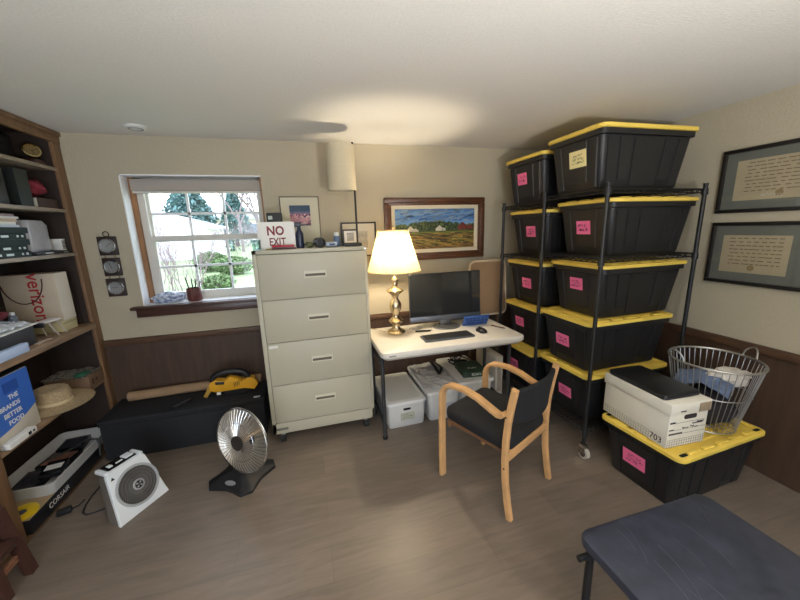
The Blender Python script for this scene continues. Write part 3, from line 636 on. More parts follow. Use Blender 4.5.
g = G(); strokes(g, 90, -cw / 2 + .01, cw / 2 - .01, .07, ch / 2 - .01, 1, 4, .07, .012, 8, -.0121); g.build('sky_strokes', pm((78, 116, 166), (122, 146, 172), (54, 86, 136), (98, 116, 140)), c1, smooth=False)
g = G(); strokes(g, 210, -cw / 2 + .01, cw / 2 - .01, -ch / 2 + .008, -.035, 2, 6, .10, .008, 0, -.0121, (-.75, -.01)); g.build('field_strokes', pm((140, 110, 50), (88, 62, 36), (78, 84, 36), (160, 132, 66), (62, 62, 32), (104, 76, 48)), c2, smooth=False)
g = G(); strokes(g, 150, -cw / 2 + .01, cw / 2 - .01, -.012, .03, 3, 5, .022, .012, 70, -.0124); strokes(g, 60, -.2, .16, .03, .062, 4, 5, .022, .012, 70, -.0124); g.build('tree_strokes', pm((32, 48, 28), (66, 78, 38), (22, 36, 26), (92, 98, 50), (46, 60, 32)), c1, smooth=False)
# village print in a thin frame
t = thing('village_print', 'thin framed print of pink houses under a dark blue sky above the cabinet', 'framed print', (-.01, YB, 1.645))
g = G(); frame_box(g, .31, .385, .008, -.02, 0, .002); g.build('frame', mat('thin_frame_grey', (112, 104, 88), .4, .4), t)
g = G(); g.bx(-.148, .148, -.008, -.002, -.186, .186); g.build('mat_board', mat('mat_cream', (206, 200, 176), .85), t)
vil = paint_mat('print_village', [(0, (60, 70, 84)), (.15, (196, 150, 160)), (.35, (214, 170, 168)), (.5, (180, 90, 108)), (.62, (110, 100, 130)), (.74, (40, 66, 92)), (1, (30, 56, 82))], 34, .14)
g = G(); g.bx(-.083, .079, -.0095, -.008, -.04, .122); pr = g.build('picture', vil, t)
g = G(); rd = random.Random(9)
for i in range(13): house(g, -.07 + .0115 * i, -.012 + rd.uniform(-.012, .02), .018, .02, .012)
for v in g.bm.verts: v.co.y += .0035
g.build('printed_houses', mat('print_pink', (206, 150, 158), .7, var=.3, vs=60), pr)
g = G(); strokes(g, 120, -.078, .074, -.036, .05, 7, 5, .02, .009, 20, -.0098); g.build('print_dabs', pm((190, 130, 144), (214, 170, 168), (130, 56, 80), (56, 56, 80), (224, 200, 190)), pr, smooth=False)
t = thing('black_framed_print', 'black framed white print half hidden behind the lit table lamp', 'framed print', (.463, YB, 1.475))
g = G(); frame_box(g, .305, .295, .013, -.02, 0, .002); g.build('frame', fr_black, t)
g = G(); g.bx(-.14, .14, -.008, -.002, -.136, .136); m_ = g.build('mat_board', mat('mat_white', (214, 208, 190), .85), t)
g = G(); g.bx(-.075, .075, -.0092, -.008, -.075, .07); g.build('picture', mat('print_grey', (170, 168, 158), .7, var=.25, vs=40), m_)
# three dial weather station
t = thing('weather_station', 'three round silver dials on dark wooden squares hanging on the wall by the bookcase', 'weather station', (-1.372, YB, 1.345), 0)
walnut = mat('dial_board', (50, 34, 26), .5, var=.2, vs=8)
for k, (zc, hx, hz) in enumerate(((.152, .058, .067), (0, .055, .066), (-.153, .058, .067))):
    g = G(); g.bx(-hx, hx, -.016, 0, zc - hz, zc + hz, bev=.003); bd = g.build('board', walnut, t)
    g = G(); g.lathe([(.05, -.016), (.053, -.024), (.05, -.03), (.044, -.03), (.043, -.022)], 32, T(0, 0, zc) @ rotx(-90) @ Matrix.Diagonal((1, 1, -1, 1)) if False else T(0, 0, zc) @ Matrix(((1, 0, 0, 0), (0, 0, 1, 0), (0, 1, 0, 0), (0, 0, 0, 1))), cap=False); dl = g.build('dial_ring', chrome, bd)
    g = G(); g.lathe([(.045, -.018), (.045, -.021), (.0005, -.021)], 32, T(0, 0, zc) @ Matrix(((1, 0, 0, 0), (0, 0, 1, 0), (0, 1, 0, 0), (0, 0, 0, 1)))); g.build('dial_face', mat('dial_silver', (176, 176, 172), .3, .6), bd)
    g = G(); a = R(40 + 70 * k)
    g.tube([(-.012 * math.cos(a), -.023, zc - .012 * math.sin(a)), (.034 * math.cos(a), -.023, zc + .034 * math.sin(a))], .0014, n=5)
    for q in range(12): b2 = 2 * PI * q / 12; g.tube([(.034 * math.cos(b2), -.0215, zc + .034 * math.sin(b2)), (.04 * math.cos(b2), -.0215, zc + .04 * math.sin(b2))], .0012, n=4)
    g.build('pointer', ink, bd)
g = G()
for zc in (.0765, -.0765):
    for sx in (-.03, .03): g.tube([(sx, -.008, zc - .014), (sx, -.008, zc + .014)], .003, n=6)
g.build('link', mat('brass_dull', (150, 128, 76), .35, .9), t)
g = G(); g.tube([(.018 * math.cos(2 * PI * i / 24), -.008, .236 + .018 * math.sin(2 * PI * i / 24)) for i in range(24)], .003, n=6, loop=True); g.build('hanging_ring', mat('ring_dark', (60, 52, 40), .4, .8), t)
# things on the window sill
SZ = WZ0 + .0025
t = thing('pen_pot', 'red brown ribbed pot of pens on the window sill', 'pen pot', (-.885, 3.0, SZ))
g = G(); n = 40
g.loft([[((r_ + .003 * math.cos(j * 4 * PI / 2)) * math.cos(2 * PI * j / n), (r_ + .003 * (j % 2)) * math.sin(2 * PI * j / n), z) for j in range(n)] for r_, z in ((.042, 0), (.05, .01), (.05, .098), (.046, .106), (.041, .104), (.04, .012))]); g.build('pot', mat('pot_red_brown', (96, 50, 42), .5, var=.2, vs=20), t)
for i, (dx, dy, c, L) in enumerate(((-.02, .0, (36, 36, 40), .185), (-.005, .012, (60, 60, 70), .17), (.01, -.008, (40, 40, 46), .165), (.024, .006, (150, 146, 140), .15))):
    o = G(); o.M = T(-.885 + dx, 3.0 + dy, SZ + .0125) @ roty(dx * 500 * .9) ; o.cyl((0, 0, 0), (0, 0, L - .012), .005, n=8); o.tube([(0, 0, L - .012), (0, 0, L)], .004, n=8, r1=.001)
    o = o.build('pen', mat('pen_%d' % i, c, .4)); tag(o, ('leftmost dark pen leaning in the sill pot', 'second pen from the left in the sill pot', 'third pen from the left in the sill pot', 'pale pen at the right of the sill pot')[i], 'pen', 'pens in the pot on the window sill')
o = G(); o.M = T(-1.075, 3.01, SZ + .036) @ rotz(5); o.ball((0, 0, 0), (.105, .055, .045), 4, .28, 1.5, 6); o = o.build('patterned_pouch', mat('blue_white_cloth', (206, 212, 224), .8, vs=40, c2=(108, 124, 160))); tag(o, 'crumpled blue and white cloth at the left end of the window sill', 'cloth')
# ------------------------------------------------------------------ desk
top_m = mat('table_top_white', (222, 216, 204), .45, var=.03, vs=20); leg_m = mat('table_leg_grey', (62, 62, 64), .45, .3)
t = thing('folding_table', 'white plastic folding table used as a desk with grey steel legs', 'table', (.992, 2.36, 0))
dw, dd = 1.118, .60
g = G(); g.prism(rr(dw, dd, .045, 6), .698, .742, bev=.01); tp = g.build('tabletop', top_m, t)
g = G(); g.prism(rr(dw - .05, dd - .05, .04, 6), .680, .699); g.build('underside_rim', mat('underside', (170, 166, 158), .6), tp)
g = G(); g.bx(-dw / 2 + .05, -dw / 2 + .10, -dd / 2 - .0012, -dd / 2 + .004, .711, .722); g.build('maker_plate', mat('plate_grey', (150, 150, 148), .5), tp)
for sx in (-1, 1):
    x = sx * (dw / 2 - .035)
    for yy in (-.14, .24): g = G(); g.cyl((x, yy, 0), (x, yy, .682), .0145, n=14); l_ = g.build('leg', leg_m, t); g = G(); g.cyl((x, yy, 0), (x, yy, .022), .0185, n=14); g.build('foot_cap', rubber, l_)
    pass
    for zc in (.12, .60): g = G(); g.cyl((x, -.14, zc), (x, .24, zc), .01, n=10); g.build('crossbar', leg_m, t)
    g = G(); g.tube([(x, 0, .60), (x - sx * .10, 0, .64), (x - sx * .24, 0, .684)], .008, n=8); g.tube([(x, 0, .56), (x - sx * .07, 0, .60), (x - sx * .10, 0, .64)], .006, n=8); g.build('folding_brace', leg_m, t)
DT = .7425
# brass table lamp
brass = mat('brass', (206, 190, 160), .27, 1.0, var=.08, vs=20)
t = thing('table_lamp', 'lit brass table lamp with a pleated cream shade on the desk', 'table lamp', (.648, 2.475, DT))
prof = [(.0005, 0), (.07, 0), (.074, .006), (.074, .014), (.066, .024), (.05, .03), (.034, .042), (.029, .06), (.03, .075), (.05, .092), (.058, .1), (.058, .108), (.046, .118), (.029, .13), (.024, .146), (.03, .168), (.044, .2), (.0475, .225), (.043, .25), (.028, .275), (.02, .288), (.028, .294), (.024, .3), (.03, .312), (.056, .332), (.067, .342), (.067, .35), (.05, .358), (.03, .368), (.021, .382), (.024, .4), (.022, .41), (.028, .42), (.029, .43), (.024, .444), (.013, .452), (.009, .47), (.009, .56), (.0005, .562)]
g = G(); g.lathe(prof, 40); g.build('base', brass, t)
g = G(); g.cyl((0, 0, .56), (0, 0, .60), .016, n=14); g.tube([(0, -.0, .55), (.055, 0, .6), (.06, 0, .7), (.0, 0, .79)], .0025, n=6); g.tube([(0, 0, .55), (-.055, 0, .6), (-.06, 0, .7), (.0, 0, .79)], .0025, n=6); g.build('socket', brass, t)
g = G(); g.lathe([(.012, .6), (.018, .612), (.027, .635), (.0275, .65), (.02, .668), (.0005, .674)], 20); g.build('light_bulb', mat('bulb_lit', (255, 236, 204), .5, emit=640.0), t)
sm = bpy.data.materials.new('pleated_silk'); sm.use_nodes = True; nt_ = sm.node_tree; nt_.nodes.clear()
o_ = nt_.nodes.new('ShaderNodeOutputMaterial'); d_ = nt_.nodes.new('ShaderNodeBsdfDiffuse'); tr = nt_.nodes.new('ShaderNodeBsdfTranslucent'); mx = nt_.nodes.new('ShaderNodeMixShader'); mx.inputs[0].default_value = .5
d_.inputs['Color'].default_value = lin((226, 212, 180)) + (1,); tr.inputs['Color'].default_value = lin((180, 162, 122)) + (1,)
nt_.links.new(d_.outputs[0], mx.inputs[1]); nt_.links.new(tr.outputs[0], mx.inputs[2]); nt_.links.new(mx.outputs[0], o_.inputs[0])
g = G(); n = 240; rings = []
b = bmesh.new(); rows = []
for k in range(9):
    f = k / 8; z = .497 + .308 * f; r0 = .203 + (.112 - .203) * f ** .92
    rows.append([b.verts.new(((r0 + .0045 * (1 - .3 * f) * (1 if j % 4 in (0, 1) else -1)) * math.cos(2 * PI * j / n), (r0 + .0045 * (1 - .3 * f) * (1 if j % 4 in (0, 1) else -1)) * math.sin(2 * PI * j / n), z)) for j in range(n)])
for k in range(8):
    for j in range(n): b.faces.new((rows[k][j], rows[k][(j + 1) % n], rows[k + 1][(j + 1) % n], rows[k + 1][j]))
g._take(b); shd = g.build('lamp_shade', sm, t)
trim_m = mat('shade_trim', (214, 196, 150), .8)
for z, r_ in ((.499, .2045), (.803, .114)): g = G(); g.tube([(r_ * math.cos(2 * PI * j / 60), r_ * math.sin(2 * PI * j / 60), z) for j in range(60)], .0045, n=6, loop=True); g.build('braid_trim', trim_m, shd)
g = G(); g.lathe([(.006, .785), (.012, .8), (.008, .815), (.011, .825), (.0005, .836)], 16); g.build('finial', brass, t)
# lamp cord on the wall side
o = G(); o.tube([(.57, 2.53, DT + .004), (.52, 2.6, DT + .004), (.48, 2.655, DT + .004), (.465, 2.675, DT - .03), (.455, 2.70, .62), (.45, 2.74, .45), (.45, 2.85, .40), (.45, 2.925, .395)], .0028, n=6); o = o.build('lamp_cord', mat('cord_cream', (200, 188, 160), .6)); tag(o, 'pale lamp cord running off the back left edge of the desk', 'cord')
# all in one computer
scr = mat('screen_glass', (36, 38, 40), .08, spec=.7); alu = mat('monitor_chin', (92, 96, 104), .35, .5); alu_d = mat('monitor_stand', (120, 122, 126), .35, .7)
t = thing('desktop_computer', 'large black screen all in one computer with a grey chin on the desk', 'computer', (1.09, 2.50, DT), -2)
mw_, m0, m1 = .625, .058, .455
g = G(); g.M = T(0, 0, 0) @ rotx(-4); g.bx(-mw_ / 2, mw_ / 2, -.008, .016, m0, m1, bev=.004); g.build('housing', mat('monitor_black', (24, 24, 26), .35), t)
g = G(); g.M = rotx(-4); g.bx(-mw_ / 2 + .006, mw_ / 2 - .006, -.0098, -.0075, m0 + .046, m1 - .006); g.build('screen', scr, t)
g = G(); g.M = rotx(-4); g.bx(-mw_ / 2, mw_ / 2, -.0105, -.007, m0, m0 + .042, bev=.0012); g.build('chin', alu, t)
g = G(); g.M = rotx(-4); g.bx(-.05, .05, .012, .028, .02, .3, bev=.004); g.build('stand_neck', alu_d, t)
g = G(); g.lathe([(.0005, 0), (.118, 0), (.12, .004), (.11, .011), (.0005, .013)], 40, T(.0, .0, 0) @ Matrix.Diagonal((1, .82, 1, 1))); g.build('stand_foot', alu_d, t)
# keyboard
t = thing('keyboard', 'black keyboard in front of the computer screen', 'keyboard', (.985, 2.235, DT), 0)
kb = mat('keyboard_grey', (84, 86, 90), .5); kc = mat('key_black', (34, 35, 38), .45)
g = G(); g.prism(rr(.40, .135, .01, 3), 0, .012, bev=.003); g.build('body', kb, t)
g = G()
for r_ in range(6):
    nk = 17; yy = .052 - r_ * .0205
    if r_ < 5:
        for k in range(nk): g.box((-.188 + (k + .5) * .376 / nk, yy, .0145), (.376 / nk - .0035, .0175, .005), bev=.0012, seg=1)
    else:
        xs = [-.188, -.166, -.144, -.122, .0, .022, .044, .066, .088, .11, .132, .154, .188]
        for a, b2 in zip(xs, xs[1:]): g.box(((a + b2) / 2, yy, .0145), (b2 - a - .0035, .0175, .005), bev=.0012, seg=1)
ky = g.build('keys', kc, t); ky['kind'] = 'stuff'
t = thing('computer_mouse', 'black computer mouse right of the keyboard', 'mouse', (1.285, 2.26, DT), 8)
g = G(); g.loft([[(x * k, y * k, z) for x, y in rr(.062, .105, .03, 6)] for z, k in ((0, .94), (.006, 1), (.018, .95), (.028, .72), (.033, .35))]); g.build('shell', mat('mouse_black', (26, 26, 28), .3), t); g = G(); g.cyl((-.004, .025, .03), (.004, .025, .03), .008, n=14); g.build('scroll_wheel', rubber, t)
# blue box with pale pattern
bluem = mat('blue_print', (44, 82, 150), .5)
t = thing('blue_card_box', 'flat blue printed packet leaning at the foot of the computer screen', 'packet', (1.318, 2.44, DT + .001), -3)
g = G(); g.M = rotx(28); g.bx(-.105, .115, -.0, .012, .002, .1, bev=.002); g.build('packet', bluem, t)
g = G(); g.M = rotx(28); rd = random.Random(3)
for r_ in range(3):
    x = -.09
    while x < .085:
        L = rd.uniform(.012, .03); g.box((x + L / 2, -.0008, .03 + r_ * .025), (L, .001, .012)); x += L + rd.uniform(.006, .014)
g.build('printed_pattern', mat('blue_dark_print', (20, 38, 84), .5), t)
t = thing('desk_pen', 'dark pen lying near the right end of the desk', 'pen', (1.468, 2.32, DT + .005), -62); g = G(); g.cyl((-.06, 0, 0), (.055, 0, 0), .0048, n=10); g.tube([(.055, 0, 0), (.072, 0, -.001)], .0042, n=10, r1=.001); g.build('barrel', mat('pen_barrel', (60, 34, 32), .35), t); g = G(); g.tube([(-.06, 0, .006), (-.02, 0, .0062)], .0014, n=5); g.build('clip', chrome, t)
rd = random.Random(21)
wht = mat('cable_white', (150, 146, 138), .5); blk = mat('cable_black', (28, 28, 28), .5)
def cable(c, n, sx, sy, seed, m, label, r=.0028, z=DT + .004):
    rd = random.Random(seed); pts = []; a = rd.uniform(0, 6)
    P = [Vector((c[0] + rd.uniform(-sx, sx), c[1] + rd.uniform(-sy, sy), z + rd.uniform(0, .012))) for _ in range(n)]
    for i in range(n - 1):
        p0, p1, p2, p3 = P[max(0, i - 1)], P[i], P[i + 1], P[min(n - 1, i + 2)]
        for k in range(6):
            q = k / 6; pts.append(.5 * ((2 * p1) + (p2 - p0) * q + (2 * p0 - 5 * p1 + 4 * p2 - p3) * q * q + (3 * p1 - p0 - 3 * p2 + p3) * q ** 3))
    for p_ in pts: p_.z = max(z, p_.z)
    o = G(); o.tube(pts, r, n=6); o = o.build('tangled_cable', m); return tag(o, label, 'cable')
cable((.83, 2.50), 10, .075, .055, 4, wht, 'tangled white cable between the brass lamp and the screen'); cable((.86, 2.43), 8, .075, .03, 8, blk, 'tangled black cable in front of the left corner of the screen', .0032)
# tan tray table folded behind the desk
t = thing('folded_tray_table', 'tan tray table with a pale rim folded upright behind the desk', 'tray table', (1.64, 2.78, 0))
g = G(); g.M = T(0, 0, .985) @ rotx(-5) @ rotx(90); g.prism(rr(.365, .50, .05, 6), -.009, .009); g.build('tray_panel', mat('tan_panel', (150, 120, 88), .6, var=.08, vs=5), t)
g = G(); g.M = T(0, 0, .985) @ rotx(-5) @ rotx(90); g.tube([(x, y, 0) for x, y in rr(.37, .505, .052, 6)], .0125, n=8, loop=True); g.build('rim', mat('tan_rim', (206, 186, 152), .5), t)
for sx in (-1, 1): g = G(); g.tube([(sx * .15, .035, 1.15), (sx * .15, .05, .7), (sx * .15, .06, .0)], .011, n=10); g.build('leg', mat('tray_leg', (96, 74, 52), .5), t)

# ------------------------------------------------------------------ storage boxes under the desk
wp = mat('storage_white', (214, 213, 208), .5); wp_l = mat('storage_white_lid', (226, 225, 221), .45)
def whitebox(x, y, w_, d_, h_, label, rz=0):
    t = thing('white_storage_box', label, 'storage box', (x, y, 0), rz, 'white storage boxes under the desk')
    def ring(a, b, z): return [(p, q, z) for p, q in rr(a, b, .025, 4)]
    g = G(); g.loft([ring(w_ - .04, d_ - .04, 0), ring(w_ - .03, d_ - .03, .008), ring(w_ - .012, d_ - .012, h_ - .02)]); g.build('body', wp, t)
    return t
t = whitebox(.668, 2.585, .33, .55, .215, 'low white lidded box with a pale label, leftmost under the desk', 1)
g = G(); g.prism(rr(.335, .555, .03, 5), .192, .222, bev=.008); l_ = g.build('lid', wp_l, t)
g = G(); g.prism(rr(.27, .47, .03, 5), .2215, .2235); g.build('lid_panel', wp, l_)
g = G(); g.box((.0, -.2715, .158), (.06, .004, .018), bev=.004); g.build('handle_slot', mat('slot_dark', (14, 13, 12), .9), t)
g = G(); g.box((.005, -.2705, .095), (.115, .004, .062)); lb = g.build('label_card', mat('box_label', (180, 182, 160), .7), t)
g = G(); scribble(g, T(.005, -.2733, .095) @ FACE_CAM, .09, .045, 3, 31, .0012); g.build('handwriting', ink, lb)
t = whitebox(.995, 2.60, .28, .57, .255, 'taller white lidded box in the middle under the desk')
g = G(); g.prism(rr(.292, .58, .02, 4), .228, .258, bev=.006); l_ = g.build('lid', wp_l, t)
g = G()
for k in range(5): g.box((-.144, -.2 + k * .1, .236), (.012, .05, .026), bev=.003)
for k in range(3): g.box((-.09 + k * .09, -.289, .236), (.05, .012, .026), bev=.003)
g.build('lid_clips', wp, l_)
g = G(); g.box((.03, -.28, .13), (.1, .004, .03)); g.build('embossed_patch', mat('patch_pale', (196, 198, 204), .5), t)
t = whitebox(1.308, 2.62, .30, .55, .285, 'white lidded box on the right under the desk, loaded with wires')
g = G(); g.prism(rr(.32, .565, .02, 4), .258, .29, bev=.006); g.build('lid', wp_l, t)
g = G(); g.box((.04, -.268, .15), (.09, .004, .05)); lb = g.build('label_card', mat('box_label_green', (170, 186, 160), .7), t)
o = G(); rd = random.Random(2)
def sheet(u, v):
    x, y = (u - .5) * .27, (v - .5) * .5; return Vector((.99 + x, 2.60 + y, .268 + .026 * abs(noise.fractal(Vector((x * 14, y * 10, 3.1)), 1, 2, 4)) + .008))
o.grid(26, 36, sheet, .004); o = o.build('plastic_bag', mat('bag_clear_white', (206, 206, 206), .25, coat=.6, var=.1, vs=20)); tag(o, 'crinkled clear plastic bag spread over the middle white box', 'plastic bag')
t = thing('camera_strap', 'black folded strap with a pale edge on the plastic bag', 'strap', (1.05, 2.62, .312), -20); g = G(); g.ribbon([(-.06, .16, .008), (-.02, .06, .008), (.0, -.04, .008), (.02, -.12, .008)], (1, .3, 0), .028, .005); g.ribbon([(-.05, .14, .014), (.01, .08, .014), (.045, 0, .014), (.02, -.12, .014)], (1, -.2, 0), .024, .005); g.build('webbing', mat('strap_black', (30, 32, 32), .7), t)
t = thing('board_game_box', 'dark green and black box with white lettering on the right white box', 'box', (1.33, 2.52, .2905), -6); g = G(); g.box((0, 0, .025), (.21, .24, .05), bev=.003); g.build('box', mat('game_dark_green', (48, 70, 54), .5, var=.5, vs=14), t)
text('lettering', 'SCAN', .034, paper_white, t, T(.01, -.1205, .025) @ FACE_CAM); text('lettering', 'FUN', .04, paper_white, t, T(.0, -.04, .0505))
cable((1.30, 2.74), 16, .1, .09, 14, blk, 'bundle of black cable behind the dark green box under the desk', .006, .298); cable((1.31, 2.72), 14, .09, .09, 15, blk, 'second coil of black cable on the right white box under the desk', .005, .325)
t = thing('foam_panel', 'pale upright foam panel standing at the right end under the desk', 'panel', (1.575, 2.62, 0), 0); g = G(); g.bx(-.035, .035, -.18, .18, 0, .43, bev=.004); g.build('panel', mat('foam_white', (206, 200, 188), .8), t)
g = G(); g.bx(-.02, .02, -.182, -.18, .1, .34); g.build('side_slot', mat('foam_darker', (168, 160, 146), .8), t)  # strip a little darker than the foam

# ------------------------------------------------------------------ armchair
beech = mat('beech_wood', (206, 160, 108), .4, var=.12, vs=5, stretch=(3, 3, 3)); fab = mat('chair_fabric_black', (20, 21, 25), .9, var=.15, vs=60, bump=.3, bs=400)
t = thing('armchair', 'bentwood beech armchair with black upholstery facing the desk', 'armchair', (1.04, 1.632, 0), 25.5)
hw = .226
for sx in (-1, 1):
    x = sx * hw
    front = [(x, .232, 0), (x, .235, .2), (x, .236, .40), (x, .234, .52)]
    for k in range(1, 8): a = R(90 * k / 7); front.append((x, .234 - .095 * (1 - math.cos(a)), .545 + .1 * math.sin(a)))
    front += [(x, .06, .65), (x, -.03, .634), (x, -.11, .605), (x, -.155, .589), (x, -.178, .592), (x, -.195, .612)]
    g = G(); g.ribbon(front, (1, 0, 0), .046, .025); g.build('front_leg_and_arm', beech, t)
    rear = [(x, -.246, 0), (x, -.228, .1), (x, -.212, .22), (x, -.205, .34), (x, -.206, .45), (x, -.214, .56), (x, -.228, .66), (x, -.246, .762)]
    g = G(); g.ribbon(rear, (1, 0, 0), .030, .034); g.build('back_leg', beech, t)
    g = G(); g.ribbon([(x * .84, .2, .378), (x * .84, -.2, .37)], (1, 0, 0), .02, .03); g.build('side_rail', mat('rail_dark_beech', (120, 84, 56), .5), t)
g = G(); g.bx(-hw + .012, hw - .012, -.222, -.2, .335, .385, bev=.004); g.build('back_rail', beech, t)
g = G(); g.bx(-hw + .012, hw - .012, .185, .205, .35, .385, bev=.004); g.build('front_rail', mat('rail_dark_beech', (120, 84, 56), .5), t)
def pad(g, pts, thick, crown):
    pass
g = G(); rings = []
for z, k in ((.386, .93), (.392, .985), (.42, 1), (.442, .985), (.454, .93), (.46, .8), (.464, .5), (.465, .1)):
    rings.append([(x_ * k, .012 + y_ * k, z + .012 * (y_ / .22) * (1 if z > .4 else 1)) for x_, y_ in rr(.424, .455, .05, 6)])
g.loft(rings); g.build('seat', fab, t)
def bk(u, v):
    x_ = (u - .5) * 2 * (hw - .014); z = .552 + .19 * v; c = .055 * (1 - (2 * u - 1) ** 2)
    edge = (1 - (2 * v - 1) ** 4)
    top = .02 * (1 - (2 * u - 1) ** 2) if v > .5 else -.018 * (1 - (2 * u - 1) ** 2)
    return Vector((x_, -.205 - .03 * v ** 1.5 - c, z + top * abs(2 * v - 1)))
g = G(); g.grid(20, 12, bk, .026); o = g.build('backrest', fab, t); md = o.modifiers.new('soft', 'BEVEL'); md.width = .009; md.segments = 3; md.angle_limit = R(50)
for sx in (-1, 1):
    for z in (.60, .30): g = G(); g.cyl((sx * (hw + .012), -.209, z), (sx * (hw + .0165), -.209, z), .006, n=10); g.build('screw_cap', mat('screw_dark', (90, 64, 40), .4, .4), t)

# ------------------------------------------------------------------ trunk by the window and what lies on it
t = thing('storage_chest', 'long black fabric storage chest along the wall under the window', 'storage chest', (-.945, 2.755, 0))
blackf = mat('trunk_black_fabric', (27, 28, 33), .85, var=.12, vs=40, bump=.2, bs=260)
g = G(); g.bx(-.535, .535, -.17, .165, 0.0, .262, bev=.006); g.build('body', blackf, t)
g = G(); g.bx(-.542, .542, -.176, .17, .264, .312, bev=.008); l_ = g.build('lid', blackf, t)
g = G(); g.tube([(x, y, .3) for x, y in rr(1.086, .348, .012, 3)], .004, n=6, loop=True); g.build('piping', mat('trunk_piping', (24, 24, 27), .7), l_)
g = G(); g.prism(rr(.05, .02, .0095, 5, .49, -.15), .3121, .3165); g.build('oval_latch', mat('latch_white', (200, 204, 208), .4), l_)
TT = .3125
t = thing('remote_control', 'small black remote control lying on the black trunk', 'remote control', (-.985, 2.655, TT), 50); g = G(); g.box((0, 0, .009), (.15, .038, .017), bev=.006, seg=3); g.build('case', mat('remote_black', (22, 22, 25), .35), t); g = G()
for i in range(6):
    for j in (-1, 0, 1): g.box((-.05 + .018 * i, j * .01, .0178), (.008, .006, .002))
g.build('buttons', mat('remote_buttons', (74, 74, 80), .5), t)
t = thing('cardboard_tube', 'long brown cardboard tube lying against the wall on the trunk', 'cardboard tube', (0, 0, 0)); g = G(); A, B = Vector((-1.40, 2.86, TT + .037)), Vector((-.45, 2.885, TT + .037)); g.tube([A, B], .036, n=28); g.build('tube', mat('kraft_tube', (150, 122, 92), .8, var=.05), t)
g = G(); dd_ = (A - B).normalized(); g.tube([A + dd_ * .0005, A + dd_ * .004], .031, n=24); g.build('end_cap', mat('tube_end', (186, 164, 130), .8), t)
# yellow cordless saw
ty = mat('tool_yellow', (220, 162, 40), .4); tb = mat('tool_black', (24, 24, 27), .5)
t = thing('cordless_saw', 'yellow and black cordless power saw lying on the right end of the trunk', 'power saw', (-.655, 2.735, TT), 2)
def yz(pts, y0, y1, bev=.008):
    g = G(); cx = sum(p[0] for p in pts) / len(pts); cz = sum(p[1] for p in pts) / len(pts); h = (y1 - y0) / 2
    def ring(y, k): return [(cx + (x - cx) * k, y, cz + (z - cz) * k) for x, z in pts]
    g.loft([ring(y0, .88), ring(y0 + bev, 1), ring(y1 - bev, 1), ring(y1, .88)]); return g
g = yz([(-.15, .06), (-.11, .04), (.02, .035), (.10, .04), (.17, .02), (.20, .06), (.175, .115), (.13, .125), (.09, .10), (.05, .135), (.0, .15), (-.04, .125), (-.10, .14), (-.14, .12)], -.035, .035); body = g.build('motor_housing', ty, t)
g = G(); g.tube([(-.125, 0, .12), (-.115, 0, .155), (-.08, 0, .178), (-.02, 0, .188), (.05, 0, .186), (.1, 0, .168), (.125, 0, .135), (.13, 0, .11)], .023, n=12); g.build('top_handle', tb, t)
g = yz([(-.04, .0), (.13, .0), (.14, .035), (.06, .045), (-.05, .042)], -.04, .04); g.build('battery_pack', tb, t)
g = yz([(-.20, .012), (-.175, .0), (-.12, .075), (-.13, .12), (-.15, .1)], -.022, .022, .005); g.build('nose_guard', mat('tool_yellow_dull', (176, 138, 62), .5), t)
g = yz([(-.1, .105), (-.04, .098), (-.035, .12), (-.1, .13)], -.0375, -.034, .001); g.build('dark_nameplate', tb, body)
g = G(); g.box((-.085, -.034, .03), (.03, .012, .022), bev=.004); g.build('white_switch', white_plastic, t)
g = G()
for k in range(4): g.box((.03 + k * .012, -.0365, .085 + k * .004), (.004, .004, .035))
g.build('cooling_vents', tb, body)

# ------------------------------------------------------------------ fan heater on the floor
hz = mat('heater_white', (222, 226, 228), .35); hdk = mat('heater_side_grey', (108, 102, 94), .55); hgr = mat('heater_grille', (140, 136, 132), .35, .3)
t = thing('fan_heater', 'white boxy fan heater with a round grey grille on the floor', 'fan heater', (-1.018, 2.017, 0), 57.3)
lean = math.atan2(.10, .28)
def q(x, s, d): return (x, d + math.sin(lean) * s, math.cos(lean) * s)          # s along the leaning front, d behind it
S1 = .297; wb, wt = .141, .108
def outline(k, s0, s1, n=6):
    pts = [(-wb * k, s0), (wb * k, s0)]; rc = .03
    for i in range(n + 1): a = R(90 * i / n); pts.append(((wt - rc + rc * math.sin(R(90)) * math.cos(a)) * k, s1 - rc + rc * math.sin(a)))
    for i in range(n + 1): a = R(90 + 90 * i / n); pts.append(((-wt + rc + rc * math.cos(a)) * k, s1 - rc + rc * math.sin(a)))
    return pts
g = G(); o1 = outline(1, .0, S1); o2 = outline(.96, .006, S1 - .004)
g.loft([[q(x, s, .0) for x, s in o2], [q(x, s, .006) for x, s in o1], [q(x, s, .022) for x, s in o1]]); g.build('front_shell', hz, t)
g = G()
def back(k, d, s1): return [(x * k, d + math.sin(lean) * s * (1 - d * 2.2), math.cos(lean) * s) for x, s in outline(1, .0, s1)]
g.loft([back(.97, .02, S1 - .006), back(1.0, .06, S1 - .012), back(.96, .11, S1 - .03), back(.8, .15, S1 - .07)]); g.build('rear_housing', hdk, t)
g = G(); Mq = Matrix.Identity(4); ex = Vector((1, 0, 0)); es = Vector((0, math.sin(lean), math.cos(lean))); en = Vector((0, -math.cos(lean), math.sin(lean)))
MF = Matrix((ex, es, en)).transposed().to_4x4(); MF.translation = Vector(q(.010, .150, 0))
g.lathe([(.116, .0), (.114, .007), (.104, .007), (.1, .0)], 48, MF, cap=False); gr = g.build('grille_ring', mat('ring_grey', (168, 170, 172), .4), t)
g = G(); g.lathe([(.103, -.002), (.103, .001), (.0005, .001)], 40, MF); g.build('grille_back', mat('grille_dark', (40, 36, 36), .7), gr)
g = G()
